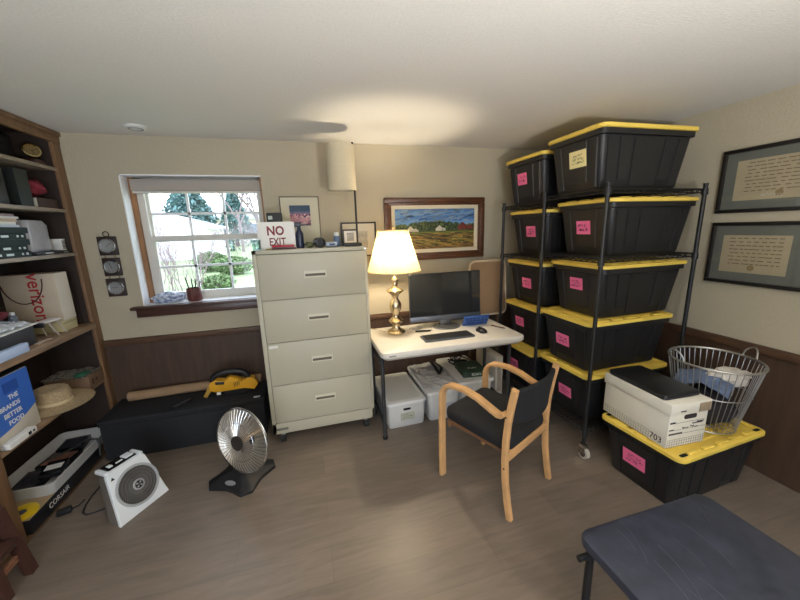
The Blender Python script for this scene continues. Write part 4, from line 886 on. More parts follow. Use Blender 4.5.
for k in range(44):
    a = 2 * PI * k / 44; pts = []
    for i in range(6): r_ = .032 + .07 * i / 5; b2 = a + .9 * (i / 5); pts.append(MF @ Vector((r_ * math.cos(b2), r_ * math.sin(b2), .004 + .004 * math.sin(PI * i / 5))))
    g.tube(pts, .0014, n=4)
for r_ in (.05, .068, .086): g.tube([MF @ Vector((r_ * math.cos(2 * PI * j / 40), r_ * math.sin(2 * PI * j / 40), .0065)) for j in range(40)], .001, n=4, loop=True)
g.build('spiral_grille', hgr, gr)
g = G(); g.lathe([(.03, .003), (.03, .009), (.026, .011), (.0005, .011)], 28, MF); hb = g.build('centre_cap', mat('ring_grey', (168, 170, 172), .4), gr)
g = G(); g.lathe([(.022, .0112), (.022, .0118), (.0005, .0118)], 24, MF); g.build('badge_disc', tb, hb)
g = G(); MV = MF @ T(0, 0, .0122)
for a in (0, 90, 180, 270): g.loft([[MV @ rotz(a + 45) @ Vector(p + (z,)) for p in ((.003, 0), (.017, -.005), (.017, .005))] for z in (0, .0006)])
g.build('badge', mat('badge_grey', (180, 182, 184), .4), hb)
MT = Matrix.Translation(Vector(q(0, S1, .0)))
g = G(); g.loft([[q(x, S1 - .004 - a, d) for x, a in ((-.07, .0), (.07, .0), (.07, .012), (-.07, .012))] for d in (.006, .09)]); 
g.bm.free(); g = G(); g.M = T(*q(0, S1, .055)); g.box((0, 0, .0), (.15, .075, .012), bev=.004); cp_ = g.build('control_panel', mat('gloss_black', (14, 14, 16), .12), t)
g = G(); g.M = T(*q(0, S1, .055)); g.box((.045, 0, .009), (.045, .05, .008), bev=.003); g.box((-.052, -.005, .008), (.022, .03, .008), bev=.003); g.box((-.005, -.012, .0075), (.035, .012, .004), bev=.001); g.build('buttons', hz, cp_)
for sx in (-1, 1): g = G(); g.box(q(sx * .092, S1 - .005, .05), (.026, .09, .024), bev=.009, seg=3); g.build('top_shoulder', hz, t)
g = G(); g.M = MF; g.prism([(-.105, .1), (-.085, .1), (-.095, .118)], -.0005, .0012); g.build('corner_mark', ink, t)
o = G(); o.tube([(-1.175, 2.10, .02), (-1.24, 2.09, .005), (-1.29, 2.07, .004), (-1.335, 2.06, .004), (-1.365, 2.085, .004), (-1.385, 2.15, .004), (-1.39, 2.23, .004), (-1.385, 2.33, .004), (-1.40, 2.42, .004), (-1.44, 2.5, .004)], .0042, n=8); o = o.build('heater_cord', blk); tag(o, 'black power cord looping on the floor left of the fan heater', 'cord')
t = thing('power_adapter', 'small black power adapter on the floor beside the bookcase base', 'adapter', (-1.47, 2.12, 0), 20); g = G(); g.box((0, 0, .015), (.065, .04, .03), bev=.006); g.build('block', black_plastic, t); g = G(); g.tube([(.03, 0, .012), (.06, .02, .006), (.08, .06, .004)], .003); g.build('lead', blk, t)

# ------------------------------------------------------------------ parabolic dish heater
t = thing('dish_heater', 'round wire fronted dish heater on a black base between trunk and cabinet', 'dish heater', (-.515, 2.13, 0), 0)
g = G(); star = []
for k in range(4):
    a0 = 14 + 90 * k
    for da, r_ in ((-10, .2), (10, .2), (28, .155), (45, .142), (62, .155)): a = R(a0 + da); star.append((r_ * math.cos(a), r_ * math.sin(a)))
g.loft([[(x, y, 0) for x, y in star], [(x, y, .018) for x, y in star], [(x * .94, y * .94, .026) for x, y in star], [(x * .4, y * .4, .05) for x, y in star], [(x * .2, y * .2, .085) for x, y in star]]); bs_ = g.build('base', mat('heater_base_black', (26, 26, 29), .5), t)
ax = Vector((-.60, -.79, .14)).normalized(); up_ = Vector((0, 0, 1)); e1 = up_.cross(ax).normalized(); e2 = ax.cross(e1)
MD = Matrix((e1, e2, ax)).transposed().to_4x4(); MD.translation = (.035, -.09, .305) if False else (.04, -.085, .305)
g = G(); prof = [(.0005, -.085)] + [(.2 * i / 8, -.085 + .085 * (i / 8) ** 2) for i in range(1, 9)]; inner = [(r_ * .98, z + .004) for r_, z in reversed(prof)]
g.lathe(prof + inner, 48, MD, cap=False); g.build('reflector_dish', mat('dish_silver', (226, 220, 210), .34, 1.0), t)
g = G(); g.tube([MD @ Vector((.203 * math.cos(2 * PI * j / 56), .203 * math.sin(2 * PI * j / 56), .0)) for j in range(56)], .006, n=8, loop=True); gd = g.build('front_guard_rim', chrome, t)
g = G()
for k in range(48):
    a = 2 * PI * k / 48; g.tube([MD @ Vector((r_ * math.cos(a), r_ * math.sin(a), z)) for r_, z in ((.203, .0), (.16, .018), (.1, .03), (.045, .036))], .0021, n=4)
g.tube([MD @ Vector((.12 * math.cos(2 * PI * j / 48), .12 * math.sin(2 * PI * j / 48), .027)) for j in range(48)], .0013, n=4, loop=True)
g.build('guard_wires', chrome, gd)
g = G(); g.lathe([(.046, .034), (.046, .04), (.036, .044), (.0005, .045)], 28, MD); g.build('guard_centre', mat('guard_cap_dark', (74, 70, 66), .35, .6), gd)
g = G(); g.lathe([(.018, -.08), (.018, .0), (.022, .005), (.02, .03), (.0005, .031)], 20, MD); g.build('heating_element', mat('element_ceramic', (186, 164, 138), .5), t)
g = G(); g.tube([(0, 0, .07), (.055, .03, .1), (.085, .0, .2), (.085, -.035, .29), MD @ Vector((0, 0, -.085))], .017, n=12); g.build('support_arm', mat('heater_base_black', (26, 26, 29), .5), t)
g = G(); g.M = T(-.055, -.1, .0355) @ rotz(-28) @ rotx(16); g.prism([(.036 * math.cos(2 * PI * j / 24), .015 * math.sin(2 * PI * j / 24)) for j in range(24)], 0, .006); g.build('oval_badge', mat('badge_silver', (170, 172, 176), .35, .6), bs_)
# ------------------------------------------------------------------ built in bookcase on the left
FX, BXK = -1.525, -1.855
t = thing('bookcase', 'tall oak bookcase built along the left wall', 'bookcase', (FX, 0, 0))
Y0b, Y1b = .85, 2.946; D_ = BXK - FX
SHZ = [2.018, 1.752, 1.462, .957, .522]
for (a, b) in ((1.86, 1.94), (2.868, Y1b), (Y0b, Y0b + .08)):
    g = G(); g.bx(-.022, 0, a, b, 0, 2.245, bev=.003); g.build('stile', oak, t)
g = G(); g.bx(-.022, .004, Y0b, Y1b, 2.178, 2.247, bev=.003); g.bx(-.022, .016, Y0b, Y1b, 2.225, 2.252, bev=.004); g.build('cornice', oak, t)
g = G(); g.bx(-.022, -.004, Y0b, Y1b, 0, .028); g.build('kick_board', oak, t)
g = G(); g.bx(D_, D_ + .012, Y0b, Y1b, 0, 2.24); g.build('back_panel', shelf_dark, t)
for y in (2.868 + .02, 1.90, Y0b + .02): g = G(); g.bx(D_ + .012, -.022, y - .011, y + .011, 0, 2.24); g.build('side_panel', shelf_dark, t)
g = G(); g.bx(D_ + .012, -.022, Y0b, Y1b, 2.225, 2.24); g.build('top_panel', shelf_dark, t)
shelf_grey = mat('shelf_edge_grey', (150, 136, 120), .5, var=.12, vs=5, stretch=(4, .6, 4))
for i, z in enumerate(SHZ):
    th = .04 if i == 3 else .022; fx = .012 if i == 3 else -.006
    for (a, b) in ((1.915, 2.872), (Y0b + .03, 1.885)): g = G(); g.bx(D_ + .012, fx, a, b, z - th, z, bev=.002); g.build('shelf', oak_h if i > 2 else shelf_grey, t)
for (a, b) in ((1.915, 2.872), (Y0b + .03, 1.885)): g = G(); g.bx(D_ + .012, -.022, a, b, .012, .03); g.build('bottom_board', oak_h, t)
def book(x0, x1, y0, y1, z0, z1, name, c, label, cat='book', group=None, rough=.5, cut=None):
    """cover box with pale page block; cut = axis the pages show on"""
    m = mat('%s_%d_%d_%d' % ((name,) + tuple(c)), c, rough)
    t = thing(name, label, cat, ((x0 + x1) / 2, (y0 + y1) / 2, z0), 0, group); a, b, h = (x1 - x0) / 2, (y1 - y0) / 2, z1 - z0
    k = .0025
    g = G()
    if h < 2 * a:
        g.bx(-a, a, -b, b, 0, k); g.bx(-a, a, -b, b, h - k, h); g.bx(a - k, a, -b, b, k, h - k); g.build('cover', m, t)
        g = G(); g.bx(-a + .004, a - k, -b + .004, b - .004, k, h - k); g.build('pages', mat('page_block', (206, 200, 184), .9), t)
    else:
        g.bx(-a, a, -b, -b + k, 0, h); g.bx(-a, a, b - k, b, 0, h); g.bx(a - k, a, -b + k, b - k, 0, h); g.build('cover', m, t)
        g = G(); g.bx(-a + .004, a - k, -b + k, b - k, .004, h - .004); g.build('pages', mat('page_block', (206, 200, 184), .9), t)
    return t
# top shelf
t = thing('brass_clock', 'round brass clock on the top shelf of the bookcase', 'clock', (-1.585, 2.765, SHZ[0] + .0005), 0)
CM = T(.0, 0, .083) @ rotz(-42) @ roty(72) @ Matrix.Scale(.72, 4)
g = G(); g.lathe([(.062, -.012), (.066, 0), (.062, .012), (.05, .014), (.048, .006)], 36, CM, cap=False); g.lathe([(.06, -.012), (.0005, -.013)], 36, CM, cap=False); g.build('bezel', mat('old_brass', (214, 194, 142), .25, 1.0), t)
g = G(); g.lathe([(.049, .004), (.049, .006), (.0005, .006)], 32, CM); fc = g.build('dial_face', mat('clock_face_gold', (150, 128, 84), .35, .5), t)
g = G(); g.tube([CM @ Vector((0, 0, .008)), CM @ Vector((.03, .012, .008))], .0016, n=5); g.tube([CM @ Vector((0, 0, .008)), CM @ Vector((-.008, .038, .008))], .0016, n=5)
for k in range(12): a = PI * k / 6; g.tube([CM @ Vector((.038 * math.cos(a), .038 * math.sin(a), .0068)), CM @ Vector((.045 * math.cos(a), .045 * math.sin(a), .0068))], .0014, n=4)
g.build('hands_and_marks', ink, fc)
g = G(); g.box((-.0, 0, .015), (.07, .09, .03), bev=.006); g.build('plinth', mat('dark_mahogany', (56, 32, 24), .35), t)
t = thing('white_carton', 'white card box at the left end of the top bookcase shelf', 'box', (-1.60, 2.36, SHZ[0] + .0005)); g = G(); g.bx(-.05, .05, -.05, .05, 0, .135, bev=.002); g.build('carton', paper_white, t); g = G(); g.bx(.0502, .051, -.05, .05, .055, .08); g.build('tape', mat('tape_tan', (180, 160, 120), .5), t)
t = thing('dark_storage_case', 'dark case behind the brass clock on the top shelf', 'case', (-1.75, 2.62, SHZ[0] + .0005)); g = G(); g.bx(-.085, .085, -.14, .14, 0, .16, bev=.01); g.build('case', mat('case_dark', (34, 30, 32), .6), t); g = G(); g.tube([(.09, -.04, .1), (.105, -.03, .1), (.105, .03, .1), (.09, .04, .1)], .006); g.build('handle', black_plastic, t)
# second shelf
z = SHZ[1] + .0005
t = thing('black_box_file', 'black box at the left of the second bookcase shelf', 'box', (-1.66, 2.36, z)); g = G(); g.bx(-.1, .1, -.16, .1, 0, .2, bev=.004); g.build('box', mat('box_black', (26, 26, 30), .5), t); g = G(); g.bx(.1003, .1012, -.05, .02, .08, .11); g.build('label', mat('label_dim', (90, 88, 84), .7), t)
book(-1.76, -1.57, 2.555, 2.655, z, z + .215, 'ring_binder', (34, 40, 38), 'dark green ring binder standing on the second bookcase shelf', 'binder')
book(-1.77, -1.56, 2.672, 2.855, z, z + .06, 'thick_album', (66, 46, 40), 'thick book with cream page edges lying on the second bookcase shelf', 'book')
o = G(); o.M = T(-1.66, 2.765, z + .123); o.ball((0, 0, 0), (.09, .085, .06), 4, .25, 1.6, 5); o = o.build('red_pouch', mat('red_cloth', (122, 36, 50), .8, var=.25, vs=25)); tag(o, 'crumpled dark red cloth lying on the cream edged book', 'cloth')
o = None
# third shelf: hard covers and magazines lying in a stack
z = SHZ[2] + .0005
silver = mat('silver_title', (176, 180, 176), .4, .5)
for k in range(5):
    dy = (.0, -.006, .004, -.003, .006)[k]
    lab = ('lowest', 'second from the bottom', 'middle', 'second from the top', 'topmost')[k] + ' dark green hardback in the stack on the third shelf'
    bk_ = book(-1.78, -1.565 + dy, 2.21 + dy, 2.525 + dy, z + .0335 * k, z + .0335 * k + .033, 'hardback_book', (20, 36, 36), lab, 'book', 'dark green hardbacks on the third shelf', rough=.7)
    g = G()
    for (a, b) in ((-.12, -.05), (-.02, .03), (.085, .1), (.118, .135)): g.bx(.108, .1085, a, b, .011, .023)
    g.build('spine_lettering', silver, bk_)
zz = z + .0335 * 5
for k, (c, h, nm) in enumerate((((196, 206, 220), .014, 'pale blue'), ((226, 224, 218), .017, 'white'), ((190, 164, 132), .015, 'tan'), ((206, 200, 196), .013, 'grey white'), ((150, 120, 124), .013, 'dull rose'))):
    dy = (.0, -.012, -.006, .004, -.012)[k]
    book(-1.77, -1.575 + dy * .5, 2.22 + dy, 2.505 + dy, zz, zz + h, 'magazine', c, nm + ' booklet lying above the dark green hardbacks', 'booklet', 'booklets above the hardbacks'); zz += h + .0005
t = thing('flat_black_case', 'flat black case under the clear file pouch on the third shelf', 'case', (-1.655, 2.70, z)); g = G(); g.bx(-.1, .1, -.155, .155, 0, .02, bev=.003); g.build('case', mat('box_black', (26, 26, 30), .5), t); g = G(); g.bx(.1003, .1012, -.08, -.01, .006, .014); g.bx(.1003, .1012, .09, .13, .006, .014); g.build('case_lettering', silver, t)
o = G(); o.M = T(-1.65, 2.665, z + .122) @ rotz(6)
o.loft([[(x * k + .02 * s, y * k, zz_) for x, y in rr(.12, .22, .03, 4)] for zz_, k, s in ((-.1, .96, 0), (-.09, 1.02, 0), (.0, 1.06, .2), (.06, .98, .1), (.09, .86, 0))])
for v in o.bm.verts: v.co += Vector((1, .4, .2)) * .012 * noise.fractal(v.co * 18, 1, 2, 4)
o = o.build('file_pouch', mat('bag_clear_grey', (178, 178, 184), .3, coat=.5, var=.08, vs=20)); tag(o, 'greyish clear plastic pouch standing beside the green hardbacks', 'plastic pouch')
t = thing('barcode_box', 'small white box with black stripes at the right end of the third shelf', 'box', (-1.60, 2.835, z + .0205)); g = G(); g.bx(-.03, .03, -.02, .018, 0, .075, bev=.002); g.build('box', paper_white, t); g = G()
for k in range(6): g.bx(.0302, .0308, -.018, .016, .01 + k * .0095, .0155 + k * .0095)
q_ = g.build('stripes', ink, t)
# wide shelf
z = SHZ[3] + .0005
t = thing('cream_box', 'cream box under the right end of the paper shopping bag', 'box', (-1.655, 2.735, z)); g = G(); g.bx(-.085, .085, -.10, .05, 0, .07, bev=.003); g.build('box', mat('cream_card', (196, 184, 140), .8), t); g = G(); g.bx(-.0855, .0855, -.0908, .0508, .05, .056); g.build('lid_line', mat('card_line', (150, 140, 104), .8), t)
t = thing('paper_shopping_bag', 'kraft paper shopping bag with big red lettering lying on the wide shelf', 'shopping bag', (-1.698, 2.64, z + .0708), 2)
kraft = mat('kraft_bag', (196, 182, 160), .8, var=.04, vs=10); kraft_l = mat('kraft_bag_side', (216, 206, 188), .8)
bw_, bd, bh_ = .275, .135, .315
g = G(); g.bx(-bw_ / 2, bw_ / 2, 0.004, bd, 0, bh_, bev=.002); bg_ = g.build('bag', kraft, t)
g = G(); g.bx(bw_ / 2, bw_ / 2 + .0015, .006, bd - .002, .003, bh_ - .003); g.bx(-bw_ / 2, bw_ / 2, .0035, .0045, .003, .0045); g.build('side_gusset', kraft_l, t)
text('lettering', 'verizon', .105, mat('bag_red', (178, 40, 44), .6), t, T(.03, .0032, .165) @ FACE_CAM @ rotz(-90), off=.001)
g = G(); pts = [(-.03 + .105 * math.cos(PI + PI * i / 14) , .0, .285 + .155 * math.sin(PI + PI * i / 14)) for i in range(15)]; g.tube(pts, .0035, n=6); g.build('cord_handle', mat('bag_cord', (84, 40, 36), .8), t)
for k, (c, h, nm) in enumerate((((40, 30, 38), .25, 'dark plum'), ((52, 40, 36), .22, 'dark brown'))):
    book(-1.80, -1.60 + .012 * k, 2.822 + k * .0255, 2.847 + k * .0255 - .001, z, z + h, 'upright_book', c, nm + ' book standing at the right end of the wide shelf', 'book')
t = thing('toy_folding_stool', 'miniature white topped folding stool on the wide shelf', 'miniature stool', (-1.585, 2.545, z), -8)
g = G(); g.prism(rr(.07, .13, .02, 5), .095, .108, bev=.004); g.build('seat', mat('mini_white', (214, 206, 200), .6), t)
for sy in (-1, 1):
    for sx in (-1, 1): g = G(); g.tube([(sx * .024, sy * .03, .096), (sx * .036, sy * .03 + .042, .003)], .0032, n=6); g.build('leg', mat('mini_leg', (196, 186, 176), .5), t)
g = G(); g.box((.0, -.068, .09), (.06, .02, .03), bev=.006); g.build('dark_clip', black_plastic, t)
t = thing('plastic_tray_package', 'clear plastic package on a white board at the left of the wide shelf', 'package', (-1.64, 2.30, z + .001), 3)
g = G(); g.bx(-.08, .08, -.2, .135, .11, .116, bev=.001); g.build('backing_board', paper_white, t)
g = G(); g.bx(-.07, .07, -.18, .11, .0, .109, bev=.003); g.build('dark_carton', mat('carton_dark', (40, 38, 40), .6), t)
g = G(); g.M = T(-.005, -.03, .118); 
g.grid(16, 26, lambda u, v: Vector(((u - .5) * .13, (v - .5) * .29, .03 * math.sin(PI * u) ** .5 * math.sin(PI * v) ** .5 + .012 * noise.fractal(Vector((u * 6, v * 9, 2)), 1, 2, 3) + .006)), .002); g.build('blister', mat('blister_clear', (206, 212, 216), .15, coat=.8, var=.1, vs=30), t)
o = G(); o.M = T(-1.68, 2.30, z + .192); o.ball((0, 0, 0), (.06, .09, .024), 4, .2, 2, 9); o = o.build('maroon_pouch', mat('maroon_cloth', (110, 28, 44), .6, var=.2, vs=20)); tag(o, 'dark red pouch lying on the clear plastic package', 'pouch')
t = thing('small_vial', 'small grey and white bottle beside the dark red pouch', 'bottle', (-1.655, 2.408, z + .1175), 0); g = G(); g.lathe([(.0005, 0), (.018, 0), (.018, .05), (.01, .06), (.0005, .06)], 18); g.build('bottle', mat('vial_grey', (92, 100, 116), .3), t); g = G(); g.lathe([(.012, .06), (.012, .078), (.0005, .079)], 14); g.build('cap', white_plastic, t)
t = thing('flip_book', 'spiral bound notepad at the left edge of the wide shelf', 'notepad', (-1.61, 2.03, z + .001), 0); g = G(); g.bx(-.05, .05, -.1, .075, 0, .03, bev=.002); g.build('pages', paper_white, t); g = G()
for k in range(9): yy = -.09 + k * .019; g.tube([(.05 + .009 * math.cos(a) - .002, yy, .017 + .014 * math.sin(a)) for a in [2 * PI * i / 10 for i in range(10)]], .0022, n=5, loop=True)
g.build('spiral', mat('spiral_brown', (84, 72, 62), .4, .4), t)
t = thing('pale_blue_box', 'pale blue flat box at the front edge of the wide shelf', 'box', (-1.528, 2.17, z + .0008), 0); g = G(); g.bx(-.012, .02, -.12, .075, 0, .05, bev=.003); g.build('box', mat('pale_blue_box', (186, 204, 232), .5), t); g = G(); g.bx(-.0115, .0195, .0755, .0762, .002, .048); g.build('end_flap', mat('flap_blue', (166, 186, 220), .5), t)
o = G(); o.ribbon([(-1.55, 2.36, z + .004), (-1.555, 2.42, z + .006), (-1.55, 2.47, z + .004)], (1, 0, 0), .022, .006); o = o.build('clothes_peg', mat('peg_wood', (196, 176, 156), .6)); tag(o, 'small pale wooden clip lying in front of the miniature stool', 'clip')
# lower shelf
z = SHZ[4] + .0005
t = thing('blue_retail_box', 'big blue and cream retail box with white words on the lower shelf', 'box', (-1.625, 2.09, z), 0)
a, b, h = .065, .175, .345
g = G(); g.bx(-a, a, -b, b, 0, h, bev=.002); g.build('box', mat('cream_print', (214, 206, 188), .5), t)
g = G(); pts = []
n = 16
for i in range(n + 1): f = i / n; pts.append((-b + 2 * b * f, h * (.17 + .20 * f ** 2.2)))
poly = [(y, zz_) for y, zz_ in pts] + [(b, h - .001), (-b, h - .001)]
g.loft([[(x, y, zz_) for y, zz_ in poly] for x in (a + .0002, a + .0012)]); g.build('blue_print', mat('retail_blue', (58, 110, 200), .45), t)
g = G(); g.bx(a + .0013, a + .0018, .0, .095, h * .74, h * .9); g.build('dark_blue_patch', mat('retail_dark_blue', (40, 84, 168), .45), t)
for k, wd_ in enumerate(('THE', 'BRANDS', 'BETTER', 'FOOD')): text('lettering', wd_, .034, paper_white, t, T(a + .0014, .08, h * .66 - k * .043) @ FACE_RIGHT, align='RIGHT', off=.0008)
g = G(); g.bx(-a + .006, a - .006, -b + .006, b - .006, h, h + .001); g.build('top_print', mat('box_top_dark', (28, 28, 32), .5), t)
t = thing('little_white_box', 'little white box with a dark square in front of the blue retail box', 'box', (-1.533, 2.07, z), 0); g = G(); g.bx(-.02, .02, -.09, .09, 0, .03, bev=.002); g.build('box', paper_white, t); g = G(); g.bx(.0202, .0208, .03, .05, .006, .024); g.bx(.0202, .0208, .06, .075, .01, .02); g.build('printed_square', ink, t)
t = thing('straw_hat', 'woven straw hat lying on the lower shelf behind the blue box', 'hat', (-1.625, 2.478, z), 0)
straw = mat('woven_straw', (172, 150, 116), .8, var=.25, vs=90, bump=.6, bs=300)
Mh = T(0, 0, .022) @ roty(6)
g = G(); rings = []
for r_, zz_ in ((.2, -.002), (.204, .006), (.17, .002), (.11, .002), (.098, .008), (.095, .03), (.09, .07), (.08, .092), (.055, .1), (.02, .085), (.0005, .082)):
    rings.append([Mh @ Vector((r_ * math.cos(2 * PI * j / 48), r_ * 1.0 * math.sin(2 * PI * j / 48), zz_ + (.008 * math.cos(4 * PI * j / 48) if r_ > .12 else 0))) for j in range(48)])
g.loft(rings, cap=True); g.build('straw_body', straw, t)
g = G(); g.lathe([(.0995, .01), (.0985, .028), (.097, .028), (.098, .01)], 48, Mh @ Matrix.Diagonal((1, 1, 1, 1)), cap=False); g.build('hat_band', mat('hat_band_tan', (206, 188, 150), .7), t)
t = thing('cardboard_carton', 'flat cardboard carton under the grey patterned cloth on the lower shelf', 'carton', (-1.655, 2.765, z), 0); g = G(); g.bx(-.13, .125, -.075, .098, 0, .085, bev=.002); g.build('carton', mat('carton_brown', (122, 96, 74), .8), t); g = G(); g.bx(.1252, .1258, -.05, -.025, .02, .06); g.bx(.1252, .1258, -.01, .02, .03, .05); g.build('printed_mark', mat('carton_print', (84, 50, 42), .8), t)
def grid_cloth(u, v):
    return Vector((-1.66 + (u - .5) * .25, 2.76 + (v - .5) * .19, z + .091 + .01 * noise.fractal(Vector((u * 5, v * 5, 7)), 1, 2, 3) + .006))
o = G(); o.grid(18, 18, grid_cloth, .007); o = o.build('patterned_cloth', mat('grey_pattern_cloth', (138, 132, 124), .9, vs=55, c2=(76, 70, 66))); tag(o, 'grey patterned cloth folded on the cardboard carton', 'cloth')
o = G(); o.M = T(-1.565, 2.69, z + .112); o.ball((0, 0, 0), (.035, .055, .012), 3, .3, 2, 4); o = o.build('green_netting', mat('green_net', (34, 96, 74), .7, var=.3, vs=60)); tag(o, 'small bunched green cloth on the grey patterned cloth', 'cloth')
# bottom: long black box with a white tub of cases on top
z = .0305
t = thing('long_black_box', 'long black box with white lettering on the bottom of the bookcase', 'box', (-1.655, 2.24, z), 0)
g = G(); g.bx(-.14, .142, -.28, .36, 0, .085, bev=.002); g.build('box', mat('box_black', (26, 26, 30), .5), t)
g = G(); g.bx(-.138, .14, -.278, .358, .0852, .0862); g.build('top_face', mat('carton_tan', (168, 146, 116), .7), t)
text('lettering', 'CORSAIR', .044, paper_white, t, T(.1424, -.06, .044) @ FACE_RIGHT, sx=.95)
t = thing('yellow_disc', 'bright yellow disc with a dark hub on the long black box', 'disc', (-1.585, 2.02, z + .0868), 0); g = G(); g.lathe([(.024, 0), (.07, 0), (.0715, .004), (.07, .014), (.05, .017), (.026, .014), (.024, .0)], 40, cap=False); g.build('ring', mat('disc_yellow', (226, 190, 36), .3), t); g = G(); g.lathe([(.0235, .001), (.0235, .013), (.0005, .014)], 24); g.build('hub', mat('disc_hub', (64, 70, 92), .4), t)
t = thing('underbed_tub', 'shallow white plastic tub full of cases on the long black box', 'tub', (-1.648, 2.44, z + .087), 0)
def ring(a, b, zz_, r_=.03): return [(x, y, zz_) for x, y in rr(a, b, r_, 4)]
tw, tl = .30, .62
g = G(); g.loft([ring(tw - .03, tl - .03, 0), ring(tw - .008, tl - .008, .065), ring(tw, tl, .066), ring(tw, tl, .075), ring(tw - .014, tl - .014, .075), ring(tw - .036, tl - .036, .006)]); g.build('tub', mat('tub_white', (200, 200, 198), .4), t)
rd = random.Random(8)
names = ('black disc case lying flat in the white tub', 'dark disc case with a warm coloured picture in the tub', 'black disc case with a white label at the front of the tub', 'dark case at the far end of the white tub')
for k, (x, y, ww, ll, rz_) in enumerate(((-1.63, 2.26, .13, .19, 4), (-1.60, 2.45, .17, .15, -6), (-1.535, 2.30, .10, .14, 12), (-1.62, 2.63, .14, .15, 8))):
    zb = z + .0945 + (.0 if k != 2 else .042)
    c = thing('disc_case', names[k], 'case', (x - .048, y, zb), rz_, 'disc cases in the white tub'); g = G(); g.box((0, 0, .02), (ww if k != 2 else .1, ll, .04 if k != 2 else .03), bev=.003); g.build('case', mat('case_black', (30, 31, 34), .25), c)
    zt_ = .0402 if k != 2 else .0352
    g = G(); g.box((0, 0, zt_), (ww * .8, ll * (.8 if k != 2 else .4), .0008)); g.build('cover_print', (mat('print_dim', (60, 58, 62), .4, var=.6, vs=20), mat('print_warm', (132, 92, 74), .4, var=.7, vs=18), paper_white, mat('print_dim2', (48, 50, 60), .4, var=.6, vs=20))[k], c)
o = G(); P = [(-1.70, 2.42, .182), (-1.64, 2.45, .19), (-1.59, 2.53, .188), (-1.56, 2.545, .21), (-1.515, 2.55, .209), (-1.488, 2.552, .205), (-1.478, 2.55, .17), (-1.478, 2.53, .09)]; o.tube([(x, y, z_) for x, y, z_ in P], .006, n=8); o = o.build('tub_cable', blk); tag(o, 'thick black cable lying over the cases and the rim of the white tub', 'cable')

# ------------------------------------------------------------------ reddish wooden stool at the near left
redw = mat('stool_red_wood', (72, 44, 36), .45, var=.25, vs=6, stretch=(4, 4, .7)); redw2 = mat('stool_worn_edge', (140, 96, 70), .5, var=.2, vs=8)
t = thing('wooden_step_stool', 'reddish wooden step stool in the near left corner', 'step stool', (-1.43, 1.68, 0), 0)
def slab(g, p0, p1, wx, wy):
    p0, p1 = Vector(p0), Vector(p1); g.loft([[p + Vector((sx * wx / 2, sy * wy / 2, 0)) for sx, sy in ((-1, -1), (1, -1), (1, 1), (-1, 1))] for p in (p0, p1)])
for (x, y, top, dx) in ((.035, .065, .36, -.055), (.035, -.38, .36, -.055), (.03, -.07, .195, -.015), (.03, -.245, .195, -.015)):
    g = G(); slab(g, (x, y, 0), (x + dx, y, top), .034, .04); g.build('leg', redw, t)
g = G(); g.bx(-.075, .05, -.345, .04, .195, .222, bev=.004); g.build('step', redw, t)
g = G(); g.bx(-.09, .0, -.41, .075, .36, .385, bev=.004); g.build('seat', redw, t)
g = G(); g.bx(.01, .03, -.35, .035, .10, .13, bev=.003); g.build('stretcher', redw2, t)
# ------------------------------------------------------------------ outside the window
GZ = .55
lawn = mat('lawn', (134, 152, 104), .95, var=.3, vs=3, bump=.5, bs=30)
g = G(); g.bx(-40, 30, YO + .05, 60, GZ - .3, GZ); struct(g.build('ground', lawn))
def tree_mesh(h, seed, r0, levels, spread, bias=.0, first=.3):
    g = G(); rd = random.Random(seed)
    def grow(p, d, L, r_, lv):
        q = p + d * L; mid = p.lerp(q, .5) + Vector((rd.uniform(-1, 1), rd.uniform(-1, 1), rd.uniform(-1, 1))) * L * .06
        g.tube([p, mid, q], r_, n=5 if lv < 2 else 3, r1=r_ * .62)
        if lv >= levels: return
        for k in range(rd.choice((2, 3, 3))):
            a = rd.uniform(0, 2 * PI); s = spread * rd.uniform(.6, 1.25)
            nd = (d + Vector((math.cos(a) * s, math.sin(a) * s, rd.uniform(-.2, .35) + bias))).normalized()
            grow(p.lerp(q, rd.uniform(.55, 1)), nd, L * rd.uniform(.6, .82), r_ * .6, lv + 1)
    grow(Vector((0, 0, 0)), Vector((rd.uniform(-.08, .08), rd.uniform(-.08, .08), 1)).normalized(), h * first, r0, 0)
    return g
bark = mat('bare_bark', (122, 108, 104), .9); bark2 = mat('bare_bark_purple', (140, 118, 122), .9)
def bare(x, y, h, seed, label, m=bark, r0=.09, lv=6, spread=.55):
    o = tree_mesh(h, seed, r0, lv, spread).build('bare_tree', m, None, smooth=False, loc=(x, y, GZ - .02)); tag(o, label, 'tree', 'bare trees outside the window')
bare(-3.2, 20, 7.5, 1, 'bare tree seen through the upper right panes'); bare(-3.4, 33, 9.5, 2, 'tall bare tree behind the house roof'); bare(-1.9, 17, 6.5, 3, 'bare tree nearest the right edge of the window')
def shrub(x, y, h, seed, label, n=9, m=bark2):
    g = G(); rd = random.Random(seed); b = bmesh.new(); b.free()
    for k in range(n):
        a = rd.uniform(0, 2 * PI); gg = tree_mesh(h, seed * 31 + k, .008, 4, .42, .25, .32)
        me = bpy.data.meshes.new('t'); Mx = T(rd.uniform(-.25, .25), rd.uniform(-.25, .25), 0) @ Matrix.Rotation(rd.uniform(-.3, .3), 4, 'X') @ Matrix.Rotation(rd.uniform(-.3, .3), 4, 'Y')
        bmesh.ops.transform(gg.bm, matrix=Mx, verts=gg.bm.verts); gg.bm.to_mesh(me); gg.bm.free(); g.bm.from_mesh(me); bpy.data.meshes.remove(me)
    o = g.build('twiggy_shrub', m, None, smooth=False, loc=(x, y, GZ - .02)); tag(o, label, 'shrub', 'twiggy shrubs outside the window')
